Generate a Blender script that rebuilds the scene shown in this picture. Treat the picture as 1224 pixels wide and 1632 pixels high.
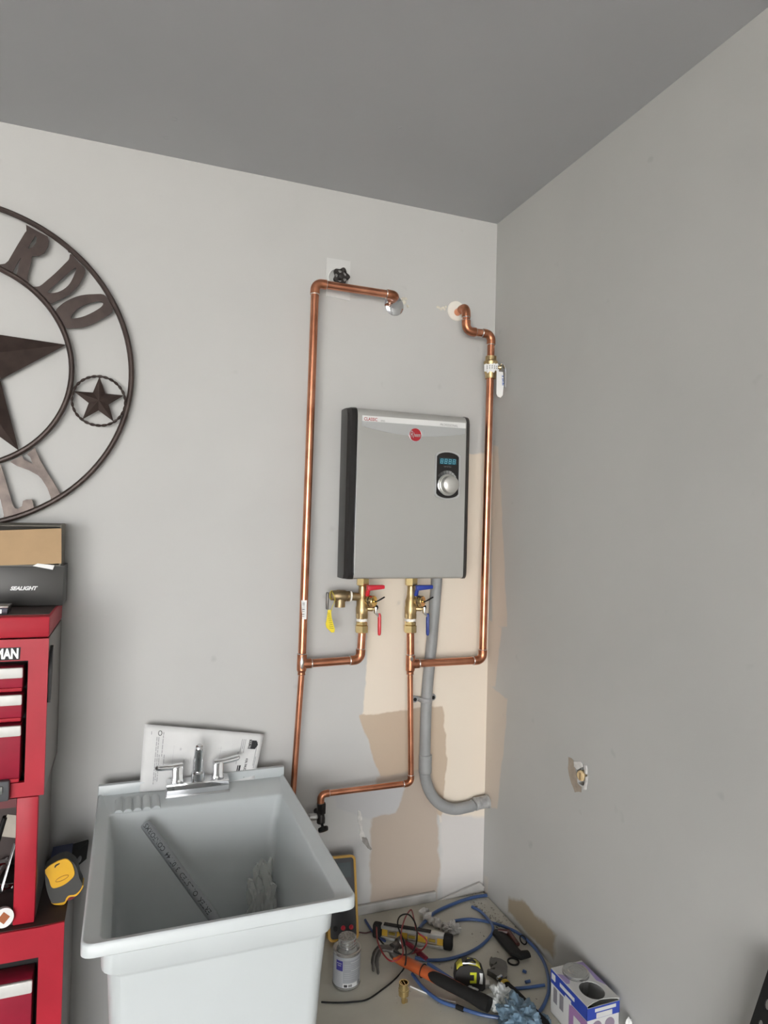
import bpy, bmesh, math, random
from mathutils import Vector, Matrix, noise
from mathutils.geometry import tessellate_polygon

scene = bpy.context.scene
for o in list(bpy.data.objects):
    bpy.data.objects.remove(o)
COL = scene.collection
rnd = random.Random(7)
V = Vector

# ------------------------------------------------------------------ camera
FOC, YAW, PITCH, ROLL = 1071.8, .3603, .0174, -.0246
CAM = V((-1.0649, -1.8686, 1.4775))
_f = V((math.sin(YAW) * math.cos(PITCH), math.cos(YAW) * math.cos(PITCH), math.sin(PITCH)))
_r0 = V((math.cos(YAW), -math.sin(YAW), 0))
_d0 = _f.cross(_r0)
_c, _s = math.cos(ROLL), math.sin(ROLL)
_r = _c * _r0 + _s * _d0
_d = -_s * _r0 + _c * _d0
cam_data = bpy.data.cameras.new('camera')
cam = bpy.data.objects.new('camera', cam_data)
COL.objects.link(cam)
cam_data.sensor_fit = 'HORIZONTAL'
cam_data.sensor_width = 36
cam_data.lens = FOC / 1224 * 36
cam_data.clip_start = .02
cam.matrix_world = Matrix(((_r.x, -_d.x, -_f.x, CAM.x), (_r.y, -_d.y, -_f.y, CAM.y),
                           (_r.z, -_d.z, -_f.z, CAM.z), (0, 0, 0, 1)))
scene.camera = cam

# ------------------------------------------------------------------ daylight and exposure
world = bpy.data.worlds.new('overcast_sky')
scene.world = world
world.use_nodes = True
bg = world.node_tree.nodes['Background']
bg.inputs['Color'].default_value = (.985, .993, 1, 1)
bg.inputs['Strength'].default_value = 4.4

sun_data = bpy.data.lights.new('sun', 'SUN')          # high side sun on the driveway, travelling away from the house
sun = bpy.data.objects.new('sun', sun_data)
COL.objects.link(sun)
sun_data.energy = 16
sun_data.angle = math.radians(2)
sun_data.color = (1, .985, .95)
sun.rotation_euler = V((.45, -.35, -.82)).to_track_quat('-Z', 'Y').to_euler()
sun.location = (-8, -6, 9)

portal_data = bpy.data.lights.new('garage_door_portal', 'AREA')
portal = bpy.data.objects.new('garage_door_portal', portal_data)
COL.objects.link(portal)
portal_data.shape = 'RECTANGLE'
portal_data.size, portal_data.size_y = 3.6, 2.15
portal_data.cycles.is_portal = True
portal.location = (-3.10, -5.44, 1.08)
portal.rotation_euler = (math.radians(90), 0, 0)

vs = scene.view_settings
vs.view_transform = 'Standard'
vs.look = 'None'
vs.exposure = 1.68
vs.gamma = 1
vs.use_curve_mapping = False


# ------------------------------------------------------------------ photograph rays -> metres on real planes
def _ray(x, y):
    return (x - 612) / FOC * _r + (y - 816) / FOC * _d + _f


def on_plane(x, y, axis, v):
    q = _ray(x, y)
    return CAM + q * ((v - CAM[axis]) / q[axis])


def W(x, y, off=0):      # a plane parallel to the back wall, off metres in front of it
    return on_plane(x, y, 1, -off)


def RW(x, y, off=0):     # a plane parallel to the right wall
    return on_plane(x, y, 0, -off)


def F(x, y, z):          # a level plane
    return on_plane(x, y, 2, z)


# ------------------------------------------------------------------ materials
MATS = {}


def lin(c):
    c /= 255
    return c / 12.92 if c <= .04045 else ((c + .055) / 1.055) ** 2.4


def rgb(r, g, b):
    return (lin(r), lin(g), lin(b), 1)


def mat(name, col, rough=.5, metal=0, var=0, scale=20, bump=0, bscale=80, col2=None, spec=.5, emit=None, trans=0, alpha=1, coat=0, ior=None):
    if name in MATS:
        return MATS[name]
    m = bpy.data.materials.new(name)
    m.use_nodes = True
    nt = m.node_tree
    b = nt.nodes['Principled BSDF']
    b.inputs['Base Color'].default_value = col
    b.inputs['Roughness'].default_value = rough
    b.inputs['Metallic'].default_value = metal
    b.inputs['Specular IOR Level'].default_value = spec
    b.inputs['Transmission Weight'].default_value = trans
    b.inputs['Alpha'].default_value = alpha
    b.inputs['Coat Weight'].default_value = coat
    if ior:
        b.inputs['IOR'].default_value = ior
    if emit:
        b.inputs['Emission Color'].default_value = emit[0]
        b.inputs['Emission Strength'].default_value = emit[1]
    tc = nt.nodes.new('ShaderNodeTexCoord')
    if var:
        n = nt.nodes.new('ShaderNodeTexNoise')
        n.inputs['Scale'].default_value = scale
        n.inputs['Detail'].default_value = 5
        nt.links.new(tc.outputs['Object'], n.inputs['Vector'])
        r = nt.nodes.new('ShaderNodeValToRGB')
        r.color_ramp.elements[0].position = .35
        r.color_ramp.elements[1].position = .68
        c2 = col2 or tuple(v * (1 - var) for v in col[:3]) + (1,)
        r.color_ramp.elements[0].color = c2
        r.color_ramp.elements[1].color = col
        nt.links.new(n.outputs['Fac'], r.inputs['Fac'])
        nt.links.new(r.outputs['Color'], b.inputs['Base Color'])
    if bump:
        n = nt.nodes.new('ShaderNodeTexNoise')
        n.inputs['Scale'].default_value = bscale
        n.inputs['Detail'].default_value = 3
        nt.links.new(tc.outputs['Object'], n.inputs['Vector'])
        bp = nt.nodes.new('ShaderNodeBump')
        bp.inputs['Strength'].default_value = bump
        bp.inputs['Distance'].default_value = .002
        nt.links.new(n.outputs['Fac'], bp.inputs['Height'])
        nt.links.new(bp.outputs['Normal'], b.inputs['Normal'])
    MATS[name] = m
    return m


def paint_wall(name, base, axes, patches, specks=True):
    """Wall paint with repair and tone patches: each patch is a convex polygon in wall metres with a wavering brushed edge."""
    m = mat(name, base, .62, spec=.3)
    nt = m.node_tree
    b = nt.nodes['Principled BSDF']
    N, L = nt.nodes.new, nt.links.new

    def math_n(op, a, c=None, clamp=False):
        n = N('ShaderNodeMath')
        n.operation = op
        n.use_clamp = clamp
        for i, v in enumerate((a, c)):
            if v is None:
                continue
            if isinstance(v, (int, float)):
                n.inputs[i].default_value = v
            else:
                L(v, n.inputs[i])
        return n.outputs[0]

    geo = N('ShaderNodeTexCoord')
    sep = N('ShaderNodeSeparateXYZ')
    L(geo.outputs['Object'], sep.inputs[0])
    u, w = sep.outputs[axes[0]], sep.outputs[axes[1]]
    wob = N('ShaderNodeTexNoise')
    wob.inputs['Scale'].default_value = 16
    wob.inputs['Detail'].default_value = 6
    L(geo.outputs['Object'], wob.inputs['Vector'])
    wv = math_n('SUBTRACT', wob.outputs['Fac'], .5)
    # faint roller mottling
    big = N('ShaderNodeTexNoise')
    big.inputs['Scale'].default_value = 2.2
    big.inputs['Detail'].default_value = 4
    L(geo.outputs['Object'], big.inputs['Vector'])
    mr = N('ShaderNodeMapRange')
    mr.inputs['From Min'].default_value = .3
    mr.inputs['From Max'].default_value = .7
    mr.inputs['To Min'].default_value = .95
    mr.inputs['To Max'].default_value = 1.03
    L(big.outputs['Fac'], mr.inputs['Value'])
    mul = N('ShaderNodeMix')
    mul.data_type = 'RGBA'
    mul.blend_type = 'MULTIPLY'
    mul.inputs['Factor'].default_value = 1
    mul.inputs['A'].default_value = base
    L(mr.outputs[0], mul.inputs['B'])
    cur = mul.outputs['Result']
    for poly, colr, amp, soft in patches:
        area = sum(poly[i][0] * poly[(i + 1) % len(poly)][1] - poly[(i + 1) % len(poly)][0] * poly[i][1] for i in range(len(poly)))
        if area < 0:
            poly = poly[::-1]
        acc = None
        for i in range(len(poly)):
            (x0, z0), (x1, z1) = poly[i], poly[(i + 1) % len(poly)]
            l = math.hypot(x1 - x0, z1 - z0)
            nx, nz = -(z1 - z0) / l, (x1 - x0) / l
            d = math_n('ADD', math_n('MULTIPLY', u, nx), math_n('MULTIPLY', w, nz))
            d = math_n('SUBTRACT', d, nx * x0 + nz * z0)
            acc = d if acc is None else math_n('MINIMUM', acc, d)
        acc = math_n('ADD', acc, math_n('MULTIPLY', wv, amp))
        fac = math_n('DIVIDE', acc, soft, clamp=True)
        mx = N('ShaderNodeMix')
        mx.data_type = 'RGBA'
        L(fac, mx.inputs['Factor'])
        L(cur, mx.inputs['A'])
        mx.inputs['B'].default_value = colr
        cur = mx.outputs['Result']
    if specks:      # small scuffs and nicks in the paint
        vo = N('ShaderNodeTexNoise')
        vo.inputs['Scale'].default_value = 14
        vo.inputs['Detail'].default_value = 2
        L(geo.outputs['Object'], vo.inputs['Vector'])
        f = math_n('MULTIPLY', math_n('SUBTRACT', vo.outputs['Fac'], .715), 5, True)
        mx = N('ShaderNodeMix')
        mx.data_type = 'RGBA'
        L(f, mx.inputs['Factor'])
        L(cur, mx.inputs['A'])
        mx.inputs['B'].default_value = tuple(v * .6 for v in base[:3]) + (1,)
        cur = mx.outputs['Result']
    L(cur, b.inputs['Base Color'])
    n = N('ShaderNodeTexNoise')
    n.inputs['Scale'].default_value = 160
    L(geo.outputs['Object'], n.inputs['Vector'])
    bp = N('ShaderNodeBump')
    bp.inputs['Strength'].default_value = .12
    bp.inputs['Distance'].default_value = .001
    L(n.outputs['Fac'], bp.inputs['Height'])
    L(bp.outputs['Normal'], b.inputs['Normal'])
    return m


# ------------------------------------------------------------------ mesh helpers
def thing(name, label, cat, loc=(0, 0, 0), group=None):
    o = bpy.data.objects.new(name, None)
    COL.objects.link(o)
    o.empty_display_size = .03
    o.location = loc
    o['label'] = label
    o['category'] = cat
    if group:
        o['group'] = group
    return o


def tag(o, label, cat, group=None):
    o['label'] = label
    o['category'] = cat
    if group:
        o['group'] = group
    return o


def root_shift(o):
    v = V((0, 0, 0))
    while o:
        v += o.location
        o = o.parent
    return v


def obj(name, bm, m, parent=None, smooth=True, angle=28, label=None, kind=None):
    """Link a bmesh, given in world metres, as one mesh object (children stay where they are)."""
    bmesh.ops.recalc_face_normals(bm, faces=bm.faces)
    me = bpy.data.meshes.new(name)
    bm.to_mesh(me)
    bm.free()
    if smooth:
        for p in me.polygons:
            p.use_smooth = True
        me.set_sharp_from_angle(angle=math.radians(angle))
    me.materials.append(m)
    o = bpy.data.objects.new(name, me)
    COL.objects.link(o)
    if parent:
        me.transform(Matrix.Translation(-root_shift(parent)))
        o.parent = parent
    if label:
        o['label'] = label
    if kind:
        o['kind'] = kind
    return o


def NB():
    return bmesh.new()


def box(bm, lo, hi, bev=0, seg=2, M=None):
    lo, hi = V(lo), V(hi)
    r = bmesh.ops.create_cube(bm, size=1)
    vs_ = r['verts']
    for v in vs_:
        v.co = V(((lo.x + hi.x) / 2 + v.co.x * (hi.x - lo.x), (lo.y + hi.y) / 2 + v.co.y * (hi.y - lo.y), (lo.z + hi.z) / 2 + v.co.z * (hi.z - lo.z)))
    if bev:
        es = list({e for v in vs_ for e in v.link_edges})
        g = bmesh.ops.bevel(bm, geom=es, offset=bev, segments=seg, profile=.5, affect='EDGES')
        vs_ = list({v for f in g['faces'] for v in f.verts} | {v for v in vs_ if v.is_valid})
    if M is not None:
        for v in vs_:
            v.co = M @ v.co
    return bm


def frame_from(d):
    d = d.normalized()
    a = V((0, 0, 1)) if abs(d.z) < .9 else V((1, 0, 0))
    x = a.cross(d).normalized()
    return x, d.cross(x).normalized()


def tube(bm, pts, rad, seg=16, caps=True, flat=1.0):
    pts = [V(p) for p in pts]
    n = len(pts)
    rads = rad if isinstance(rad, (list, tuple)) else [rad] * n
    x = None
    rings = []
    for i, p in enumerate(pts):
        if i == 0:
            t = pts[1] - pts[0]
        elif i == n - 1:
            t = pts[-1] - pts[-2]
        else:
            t = (pts[i + 1] - p).normalized() + (p - pts[i - 1]).normalized()
        if t.length < 1e-9:
            t = V((0, 0, 1))
        t.normalize()
        if x is None:
            x, y = frame_from(t)
        else:
            x = (x - t * x.dot(t)).normalized()
            y = t.cross(x)
        rings.append([bm.verts.new(p + (x * math.cos(a) + y * math.sin(a) * flat) * rads[i]) for a in [2 * math.pi * k / seg for k in range(seg)]])
    for a, b_ in zip(rings, rings[1:]):
        for k in range(seg):
            bm.faces.new((a[k], a[(k + 1) % seg], b_[(k + 1) % seg], b_[k]))
    if caps:
        bm.faces.new(rings[0][::-1])
        bm.faces.new(rings[-1])
    return bm


def lathe(bm, prof, org, axis, seg=24, x=None):
    """prof: (radius, distance along axis)"""
    org, axis = V(org), V(axis).normalized()
    if x is None:
        x, y = frame_from(axis)
    else:
        x = (V(x) - axis * V(x).dot(axis)).normalized()
        y = axis.cross(x)
    rings = []
    for r, h in prof:
        c = org + axis * h
        if r < 1e-6:
            rings.append([bm.verts.new(c)])
        else:
            rings.append([bm.verts.new(c + (x * math.cos(2 * math.pi * k / seg) + y * math.sin(2 * math.pi * k / seg)) * r) for k in range(seg)])
    for a, b_ in zip(rings, rings[1:]):
        if len(a) == 1 and len(b_) == 1:
            continue
        for k in range(seg):
            k2 = (k + 1) % seg
            if len(a) == 1:
                bm.faces.new((a[0], b_[k], b_[k2]))
            elif len(b_) == 1:
                bm.faces.new((a[k], a[k2], b_[0]))
            else:
                bm.faces.new((a[k], a[k2], b_[k2], b_[k]))
    for rg, flip in ((rings[0], True), (rings[-1], False)):
        if len(rg) > 1:
            bm.faces.new(rg[::-1] if flip else rg)
    return bm


def prism(bm, loops, depth):
    """loops: [outer, hole, ...] of world points; extruded by the vector depth"""
    loops = [[V(p) for p in l] for l in loops]
    depth = V(depth)
    tris = tessellate_polygon(loops)
    flat_ = [p for l in loops for p in l]
    a = [bm.verts.new(p) for p in flat_]
    b_ = [bm.verts.new(p + depth) for p in flat_]
    for t in tris:
        try:
            bm.faces.new([a[i] for i in t])
            bm.faces.new([b_[i] for i in t][::-1])
        except ValueError:
            pass
    k = 0
    for l in loops:
        n = len(l)
        for i in range(n):
            j = (i + 1) % n
            bm.faces.new((a[k + i], a[k + j], b_[k + j], b_[k + i]))
        k += n
    return bm


def torus(bm, c, axis, R, r, seg=40, rseg=10, a0=0, a1=2 * math.pi, x=None):
    axis = V(axis).normalized()
    if x is None:
        x, y = frame_from(axis)
    else:
        x = V(x)
        y = axis.cross(x)
    full = abs(a1 - a0 - 2 * math.pi) < 1e-4
    n = seg if full else seg + 1
    rings = []
    for i in range(n):
        a = a0 + (a1 - a0) * i / seg
        rad = x * math.cos(a) + y * math.sin(a)
        rings.append([bm.verts.new(V(c) + rad * (R + r * math.cos(2 * math.pi * k / rseg)) + axis * (r * math.sin(2 * math.pi * k / rseg))) for k in range(rseg)])
    for i in range(seg):
        A, B = rings[i], rings[(i + 1) % n]
        for k in range(rseg):
            bm.faces.new((A[k], A[(k + 1) % rseg], B[(k + 1) % rseg], B[k]))
    if not full:
        bm.faces.new(rings[0][::-1])
        bm.faces.new(rings[-1])
    return bm


def spline(pts, n=8):
    pts = [V(p) for p in pts]
    out = []
    for i in range(len(pts) - 1):
        p0, p1, p2, p3 = pts[max(i - 1, 0)], pts[i], pts[i + 1], pts[min(i + 2, len(pts) - 1)]
        for k in range(n):
            t = k / n
            out.append(.5 * ((2 * p1) + (p2 - p0) * t + (2 * p0 - 5 * p1 + 4 * p2 - p3) * t * t + (3 * p1 - p0 - 3 * p2 + p3) * t ** 3))
    out.append(pts[-1])
    return out


def text(name, body, size, o, xdir, ydir, m, parent=None, bold=0, shear=0, align='LEFT', lift=.0006, sx=1, wrap=None, fit=None):
    """Flat lettering laid on a surface: o is the baseline start, xdir the reading direction."""
    cu = bpy.data.curves.new(name, 'FONT')
    cu.body = body
    cu.size = size
    cu.shear = shear
    cu.offset = bold
    cu.align_x = align
    cu.resolution_u = 3
    t = bpy.data.objects.new(name, cu)
    COL.objects.link(t)
    dg = bpy.context.evaluated_depsgraph_get()
    me = bpy.data.meshes.new_from_object(t.evaluated_get(dg))
    bpy.data.objects.remove(t)
    bpy.data.curves.remove(cu)
    xd, yd = V(xdir).normalized(), V(ydir).normalized()
    if fit:
        sx = fit / max(v.co.x for v in me.vertices)
    zd = xd.cross(yd).normalized()
    o = V(o)
    base = root_shift(parent) if parent else V((0, 0, 0))
    for v in me.vertices:
        if wrap:                                   # wrap = (axis point, radius): roll the lettering onto a cylinder
            ax, R = wrap
            up = (o - ax) - xd * (o - ax).dot(xd)
            up.normalize()
            a = v.co.y / R
            side = xd.cross(up) * -1
            side = side if side.dot(yd) > 0 else -side
            p = ax + xd * ((o - ax).dot(xd) + v.co.x * sx) + (up * math.cos(a) + side * math.sin(a)) * (R + lift)
            v.co = p - base
        else:
            v.co = o + xd * v.co.x * sx + yd * v.co.y + zd * lift - base
    me.materials.clear()
    me.materials.append(m)
    ob = bpy.data.objects.new(name, me)
    COL.objects.link(ob)
    ob.parent = parent
    return ob


def smooth_loop(pts, n=4):
    """closed rounded outline through 2-D points"""
    q = [V((x, y, 0)) for x, y in pts]
    m = len(q)
    out = []
    for i in range(m):
        p0, p1, p2, p3 = q[i - 1], q[i], q[(i + 1) % m], q[(i + 2) % m]
        for k in range(n):
            t = k / n
            p = .5 * ((2 * p1) + (p2 - p0) * t + (2 * p0 - 5 * p1 + 4 * p2 - p3) * t * t + (3 * p1 - p0 - 3 * p2 + p3) * t ** 3)
            out.append((p.x, p.y))
    return out


def wall_poly(pts, off=0):
    return [(W(x, y, off).x, W(x, y, off).z) for x, y in pts]


def rwall_poly(pts):
    return [(RW(x, y).y, RW(x, y).z) for x, y in pts]

# ================================================================== the setting
H = 2.44
ZP = .339                     # top of the raised slab in the corner
XL, YF = -6.0, -5.5           # left wall, front (garage door) wall
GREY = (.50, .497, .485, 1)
CREAM = (.72, .64, .54, 1)
TAN = (.50, .40, .305, 1)
PALE = (.58, .555, .535, 1)
SKIM = (.47, .47, .475, 1)

m_wall_b = paint_wall('grey_wall_paint_with_patches', GREY, (0, 2), [
    (wall_poly([(588, 712), (800, 722), (788, 1135), (572, 1150), (583, 940)]), CREAM, .035, .006),
    (wall_poly([(700, 1110), (795, 1110), (785, 1312), (700, 1312)]), CREAM, .02, .006),
    (wall_poly([(700, 1295), (785, 1300), (780, 1440), (700, 1440)]), PALE, .03, .012),
    (wall_poly([(573, 1140), (707, 1123), (714, 1210), (703, 1300), (612, 1250), (590, 1200)]), TAN, .03, .005),
    (wall_poly([(588, 1240), (714, 1215), (703, 1380), (708, 1450), (572, 1470), (588, 1330)]), (.43, .36, .30, 1), .03, .008),
    (wall_poly([(532, 1255), (650, 1245), (632, 1298), (590, 1306), (535, 1290)]), SKIM, .03, .006),
    (wall_poly([(480, 1340), (590, 1330), (575, 1445), (480, 1470)]), (.36, .355, .36, 1), .05, .06),  # soft-edged darker grey area low on the wall by the sink
])
m_wall_r = paint_wall('grey_wall_paint_shaded', (.45, .448, .432, 1), (1, 2), [  # darker copies of the grey and cream, the side wall's shade in the colour
    (rwall_poly([(780, 705), (796, 712), (800, 800), (812, 1000), (784, 1000)]), (.55, .48, .41, 1), .02, .006),
    (rwall_poly([(770, 980), (800, 1000), (790, 1095), (770, 1095)]), (.55, .48, .41, 1), .015, .006),
    (rwall_poly([(770, 1085), (812, 1115), (806, 1170), (799, 1290), (770, 1290)]), (.55, .48, .41, 1), .02, .006),
    (rwall_poly([(770, 1280), (786, 1285), (780, 1400), (800, 1420), (800, 1460), (770, 1440)]), (.50, .47, .43, 1), .02, .01),
    (rwall_poly([(808, 1425), (830, 1430), (888, 1490), (884, 1535), (840, 1490), (808, 1455)]), (.30, .25, .18, 1), .05, .012),
])
m_wall_o = mat('grey_wall_paint_plain', GREY, .6, var=.06, scale=2)
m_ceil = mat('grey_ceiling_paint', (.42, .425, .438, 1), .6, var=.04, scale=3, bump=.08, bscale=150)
m_slab = mat('painted_slab_paint', (.52, .50, .43, 1), .45, var=.16, scale=7, bump=.15, bscale=60)
m_conc = mat('garage_concrete', (.40, .39, .37, 1), .7, var=.2, scale=5, bump=.2)
m_drive = mat('driveway_concrete', (.55, .53, .5, 1), .8, var=.15, scale=2)


def struct(name, bm, m, label=None, parent=None):
    o = obj(name, bm, m, parent, smooth=False)
    o['kind'] = 'structure'
    if label:
        o['label'] = label
    return o


struct('floor', box(NB(), (XL - .1, YF - .1, -.1), (.1, .1, 0)), m_conc, 'bare concrete garage floor')
struct('floor_platform', box(NB(), (-.64, -.80, 0), (0, 0, ZP), .006), m_slab, 'raised painted slab in the corner under the pipes')
wall_back = struct('wall_back', box(NB(), (XL, 0, 0), (0, .1, H)), m_wall_b, 'light grey back wall with unpainted repair patches')
# right wall, with a real ragged hole broken through the board
hole = [RW(*p) for p in [(917, 1217), (927, 1216), (934, 1224), (936, 1236), (934, 1252), (927, 1252), (921, 1247), (918, 1232)]]
bm = NB()
outer = [V((0, .1, 0)), V((0, YF - .1, 0)), V((0, YF - .1, H)), V((0, .1, H))]
prism(bm, [outer, hole], (.016, 0, 0))
box(bm, (.09, YF - .1, 0), (.1, .1, H))
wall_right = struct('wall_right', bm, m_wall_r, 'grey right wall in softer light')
struct('wall_left', box(NB(), (XL - .1, YF, 0), (XL, .1, H)), m_wall_o, 'grey left wall')
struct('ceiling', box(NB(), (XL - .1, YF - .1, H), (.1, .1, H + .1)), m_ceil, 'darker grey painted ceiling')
bm = NB()
box(bm, (XL, YF - .1, 0), (-4.9, YF, H))
box(bm, (-1.3, YF - .1, 0), (0, YF, H))
box(bm, (-4.9, YF - .1, 2.15), (-1.3, YF, H))
struct('wall_front', bm, m_wall_o, 'wall around the open garage door')
struct('driveway', box(NB(), (-20, -30, -.12), (15, YF - .1, -.01)), m_drive, 'driveway outside the open garage door')
# base boards
m_board = mat('old_baseboard_paint', (.52, .51, .49, 1), .6, var=.25, scale=14, bump=.2)
bm = NB()
box(bm, (-.62, -.012, ZP), (-.165, 0, ZP + .028), .003)
struct('baseboard_back', bm, m_board, 'scuffed low base board on back wall')
bm = NB()
P0, P1 = W(694, 1441, .02), V((-.004, -.006, ZP + .03))
prism(bm, [[W(690, 1438, .004), W(763, 1405, .004), W(772, 1413, .004), W(700, 1442, .004)]], (0, -.007, 0))
prism(bm, [[W(690, 1443, .012), W(770, 1415, .006), W(771, 1419, .006), W(692, 1447, .012)]], (0, -.004, 0))
struct('trim_1', bm, mat('pale_trim_paint', (.56, .54, .51, 1), .6, var=.15, scale=20), 'loose strip of base trim lifting towards the corner')
for nx, ny in ((265, 220), (278, 190), (636, 202)):
    p_ = F(nx, ny, H)
    o_ = obj('nail_pop', torus(lathe(NB(), [(.0, 0), (.004, .0004), (.006, 0), (0, -.001)], p_, (0, 0, -1), 14), p_, (0, 0, 1), .0065, .0008, 18, 6), m_ceil, bpy.data.objects['ceiling'])
# torn drywall on the back wall
m_gyps = mat('torn_gypsum', (.72, .70, .67, 1), .9, var=.25, scale=60, bump=.6, bscale=200)
m_dust = mat('grey_paper_core', (.33, .31, .29, 1), .95, var=.3, scale=90)


def ragged(px, n, amp, off, thick, m, name, parent, wall='b', seed=1):
    r_ = random.Random(seed)
    pts = []
    for i in range(len(px)):
        a, b_ = V(px[i]), V(px[(i + 1) % len(px)])
        for k in range(n):
            q = a.lerp(b_, k / n)
            q = q + V((r_.uniform(-amp, amp), r_.uniform(-amp, amp)))
            pts.append(W(q.x, q.y, off) if wall == 'b' else RW(q.x, q.y, off))
    d = V((0, -thick, 0)) if wall == 'b' else V((-thick, 0, 0))
    return obj(name, prism(NB(), [pts], d), m, parent, smooth=False)


ragged([(570, 1290), (576, 1296), (576, 1306), (577, 1322), (583, 1336), (580, 1341), (573, 1336), (573, 1318), (570, 1305)], 3, .9, 0, .0025, m_gyps, 'torn_drywall', wall_back, seed=3)
ragged([(577, 1334), (583, 1334), (588, 1344), (592, 1353), (588, 1354), (580, 1345), (576, 1340)], 3, .9, 0, .0035, m_dust, 'torn_paper_flap', wall_back, seed=4)

# ================================================================== plumbing materials
copper = mat('aged_copper', (.80, .36, .22, 1), .27, 1, var=1, scale=16, col2=(.52, .20, .11, 1), bump=.05, bscale=30)
copper_f = mat('copper_fitting', (.66, .28, .16, 1), .34, 1, var=1, scale=40, col2=(.38, .15, .08, 1), bump=.1, bscale=60)
solder = mat('solder_silver', (.78, .75, .71, 1), .35, 1, var=.3, scale=150, bump=.3, bscale=150)
brass = mat('yellow_brass', (.60, .46, .25, 1), .42, 1, var=1, scale=30, col2=(.42, .31, .16, 1), bump=.08)
brass_b = mat('bright_brass', (.78, .60, .29, 1), .26, 1)
bronze = mat('dull_bronze', (.45, .34, .20, 1), .45, 1, var=.3, scale=50, bump=.3, bscale=120)
chrome = mat('chrome', (.82, .83, .85, 1), .08, 1)
steel = mat('brushed_steel', (.60, .60, .60, 1), .35, 1, var=.2, scale=40)
teflon = mat('white_thread_tape', (.86, .84, .78, 1), .6, bump=.4, bscale=300)
black_p = mat('black_plastic', (.011, .011, .011, 1), .5, spec=.22)
black_r = mat('black_rubber', (.013, .0125, .012, 1), .75, spec=.2)
white_p = mat('white_plastic', (.80, .80, .78, 1), .4)
red_h = mat('red_handle_plastic', (.55, .012, .03, 1), .35)
blue_h = mat('blue_handle_plastic', (.018, .045, .30, 1), .35)
red_d = mat('red_vinyl_dip', (.62, .03, .04, 1), .3)
blue_d = mat('blue_vinyl_dip', (.02, .045, .24, 1), .25)
paper_w = mat('white_paper', (.80, .80, .79, 1), .8)
ink = mat('black_ink', (.02, .02, .022, 1), .7)
ink_g = mat('grey_ink', (.18, .18, .18, 1), .7)
ink_b = mat('blue_ink', (.05, .12, .4, 1), .6)
caulk = mat('old_caulk', (.72, .68, .58, 1), .8, var=.2, scale=60, bump=.5)

R34, R12 = .0112, .0083
Y0 = .052


def elbow(root, a, p, b_, r, solder_ends=True):
    """A soldered 90 degree fitting at corner p between directions to a and b_. Returns the two socket ends."""
    a, p, b_ = V(a), V(p), V(b_)
    u, w = (a - p).normalized(), (b_ - p).normalized()
    br = r * 1.75
    ro = r * 1.17
    ang = u.angle(w)
    tl = br / math.tan(ang / 2)
    c = p + (u + w).normalized() * (br / math.sin(ang / 2))
    s0, s1 = p + u * tl, p + w * tl
    pts = [s0 + u * r * 1.05]
    n = 10
    for k in range(n + 1):
        v0, v1 = s0 - c, s1 - c
        q = v0.lerp(v1, k / n)
        th = math.pi - ang
        q = (v0 * math.sin(th * (1 - k / n)) + v1 * math.sin(th * k / n)) / math.sin(th)
        pts.append(c + q)
    pts.append(s1 + w * r * 1.05)
    bm = NB()
    tube(bm, pts, [ro * 1.03] + [ro] * (len(pts) - 2) + [ro * 1.03], 20)
    e = obj('elbow', bm, copper_f, root)
    for q, dr in ((pts[0], u), (pts[-1], w)):
        torus_bm = torus(NB(), q, dr, r * 1.03, r * .17, 20, 8)
        obj('solder_ring', torus_bm, solder, e)
    return pts[0], pts[-1]


def pipe(root, a, b_, r):
    return obj('pipe', tube(NB(), [a, b_], r, 20), copper, root)


def tee(root, p, up, down, side, r, r_side, r_down):
    p = V(p)
    bm = NB()
    lathe(bm, [(r * 1.0, -r * 2.6), (r_down * 1.22, -r * 2.6), (r_down * 1.22, -r * 2.0), (r * 1.18, -r * 1.5), (r * 1.18, r * 2.4), (r * 1.0, r * 2.4)], p, up, 20)
    lathe(bm, [(r_side * 1.17, 0), (r_side * 1.17, r * 2.4), (r_side * .9, r * 2.4)], p, side, 20)
    t = obj('tee', bm, copper_f, root)
    for q, ax, rr in ((p + V(up) * r * 2.45, up, r), (p + V(side) * r * 2.42, side, r_side), (p - V(up) * r * 2.62, up, r_down)):
        obj('solder_ring', torus(NB(), q, ax, rr * 1.05, rr * .17, 20, 8), solder, t)
    return t


def solder_drip(root, p, h, r):
    bm = NB()
    lathe(bm, [(0, -h), (r * .6, -h * .7), (r, 0), (r * .5, h * .7), (0, h)], p, (0, 0, 1), 8)
    obj('solder_run', bm, solder, root)


# ---- hot side run
pS = W(628, 487, 0)
hx = W(484, 1030, Y0).x
B = V((W(632, 471, Y0).x, -Y0, W(632, 471, Y0).z))
C = V((W(503, 455, Y0).x - .001, -Y0, B.z))
D = V((W(481, 1058, Y0).x, -Y0, W(481, 1058, Y0).z))
E = V((W(574, 1053, Y0).x, -Y0, D.z + .003))
G = V((W(577, 1006, Y0).x, -Y0, W(577, 1006, Y0).z))
Hh = W(467, 1262, Y0 - .012)
hot = thing('copper_pipe_run', 'tall copper pipe run left of the heater ending behind the sink', 'copper pipe', (hx, -Y0, .7))
_, b0 = elbow(hot, V((B.x, 0, B.z)), B, C, R34)
pipe(hot, V((B.x, -.001, B.z)), V((B.x, -.02, B.z)), R34)
c0, c1 = elbow(hot, B, C, D, R34)
pipe(hot, b0, c0, R34)
pipe(hot, c1, D + V((0, 0, .02)), R34)
tee(hot, D, (C - D).normalized(), None, V((1, 0, 0)), R34, R34, R12)
e0, e1 = elbow(hot, D, E, G, R34)
pipe(hot, D + V((.02, 0, 0)), e0, R34)
pipe(hot, e1, G, R34)
hdir = (Hh - D).normalized()
He = D + hdir * ((.56 - D.z) / hdir.z)
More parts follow.
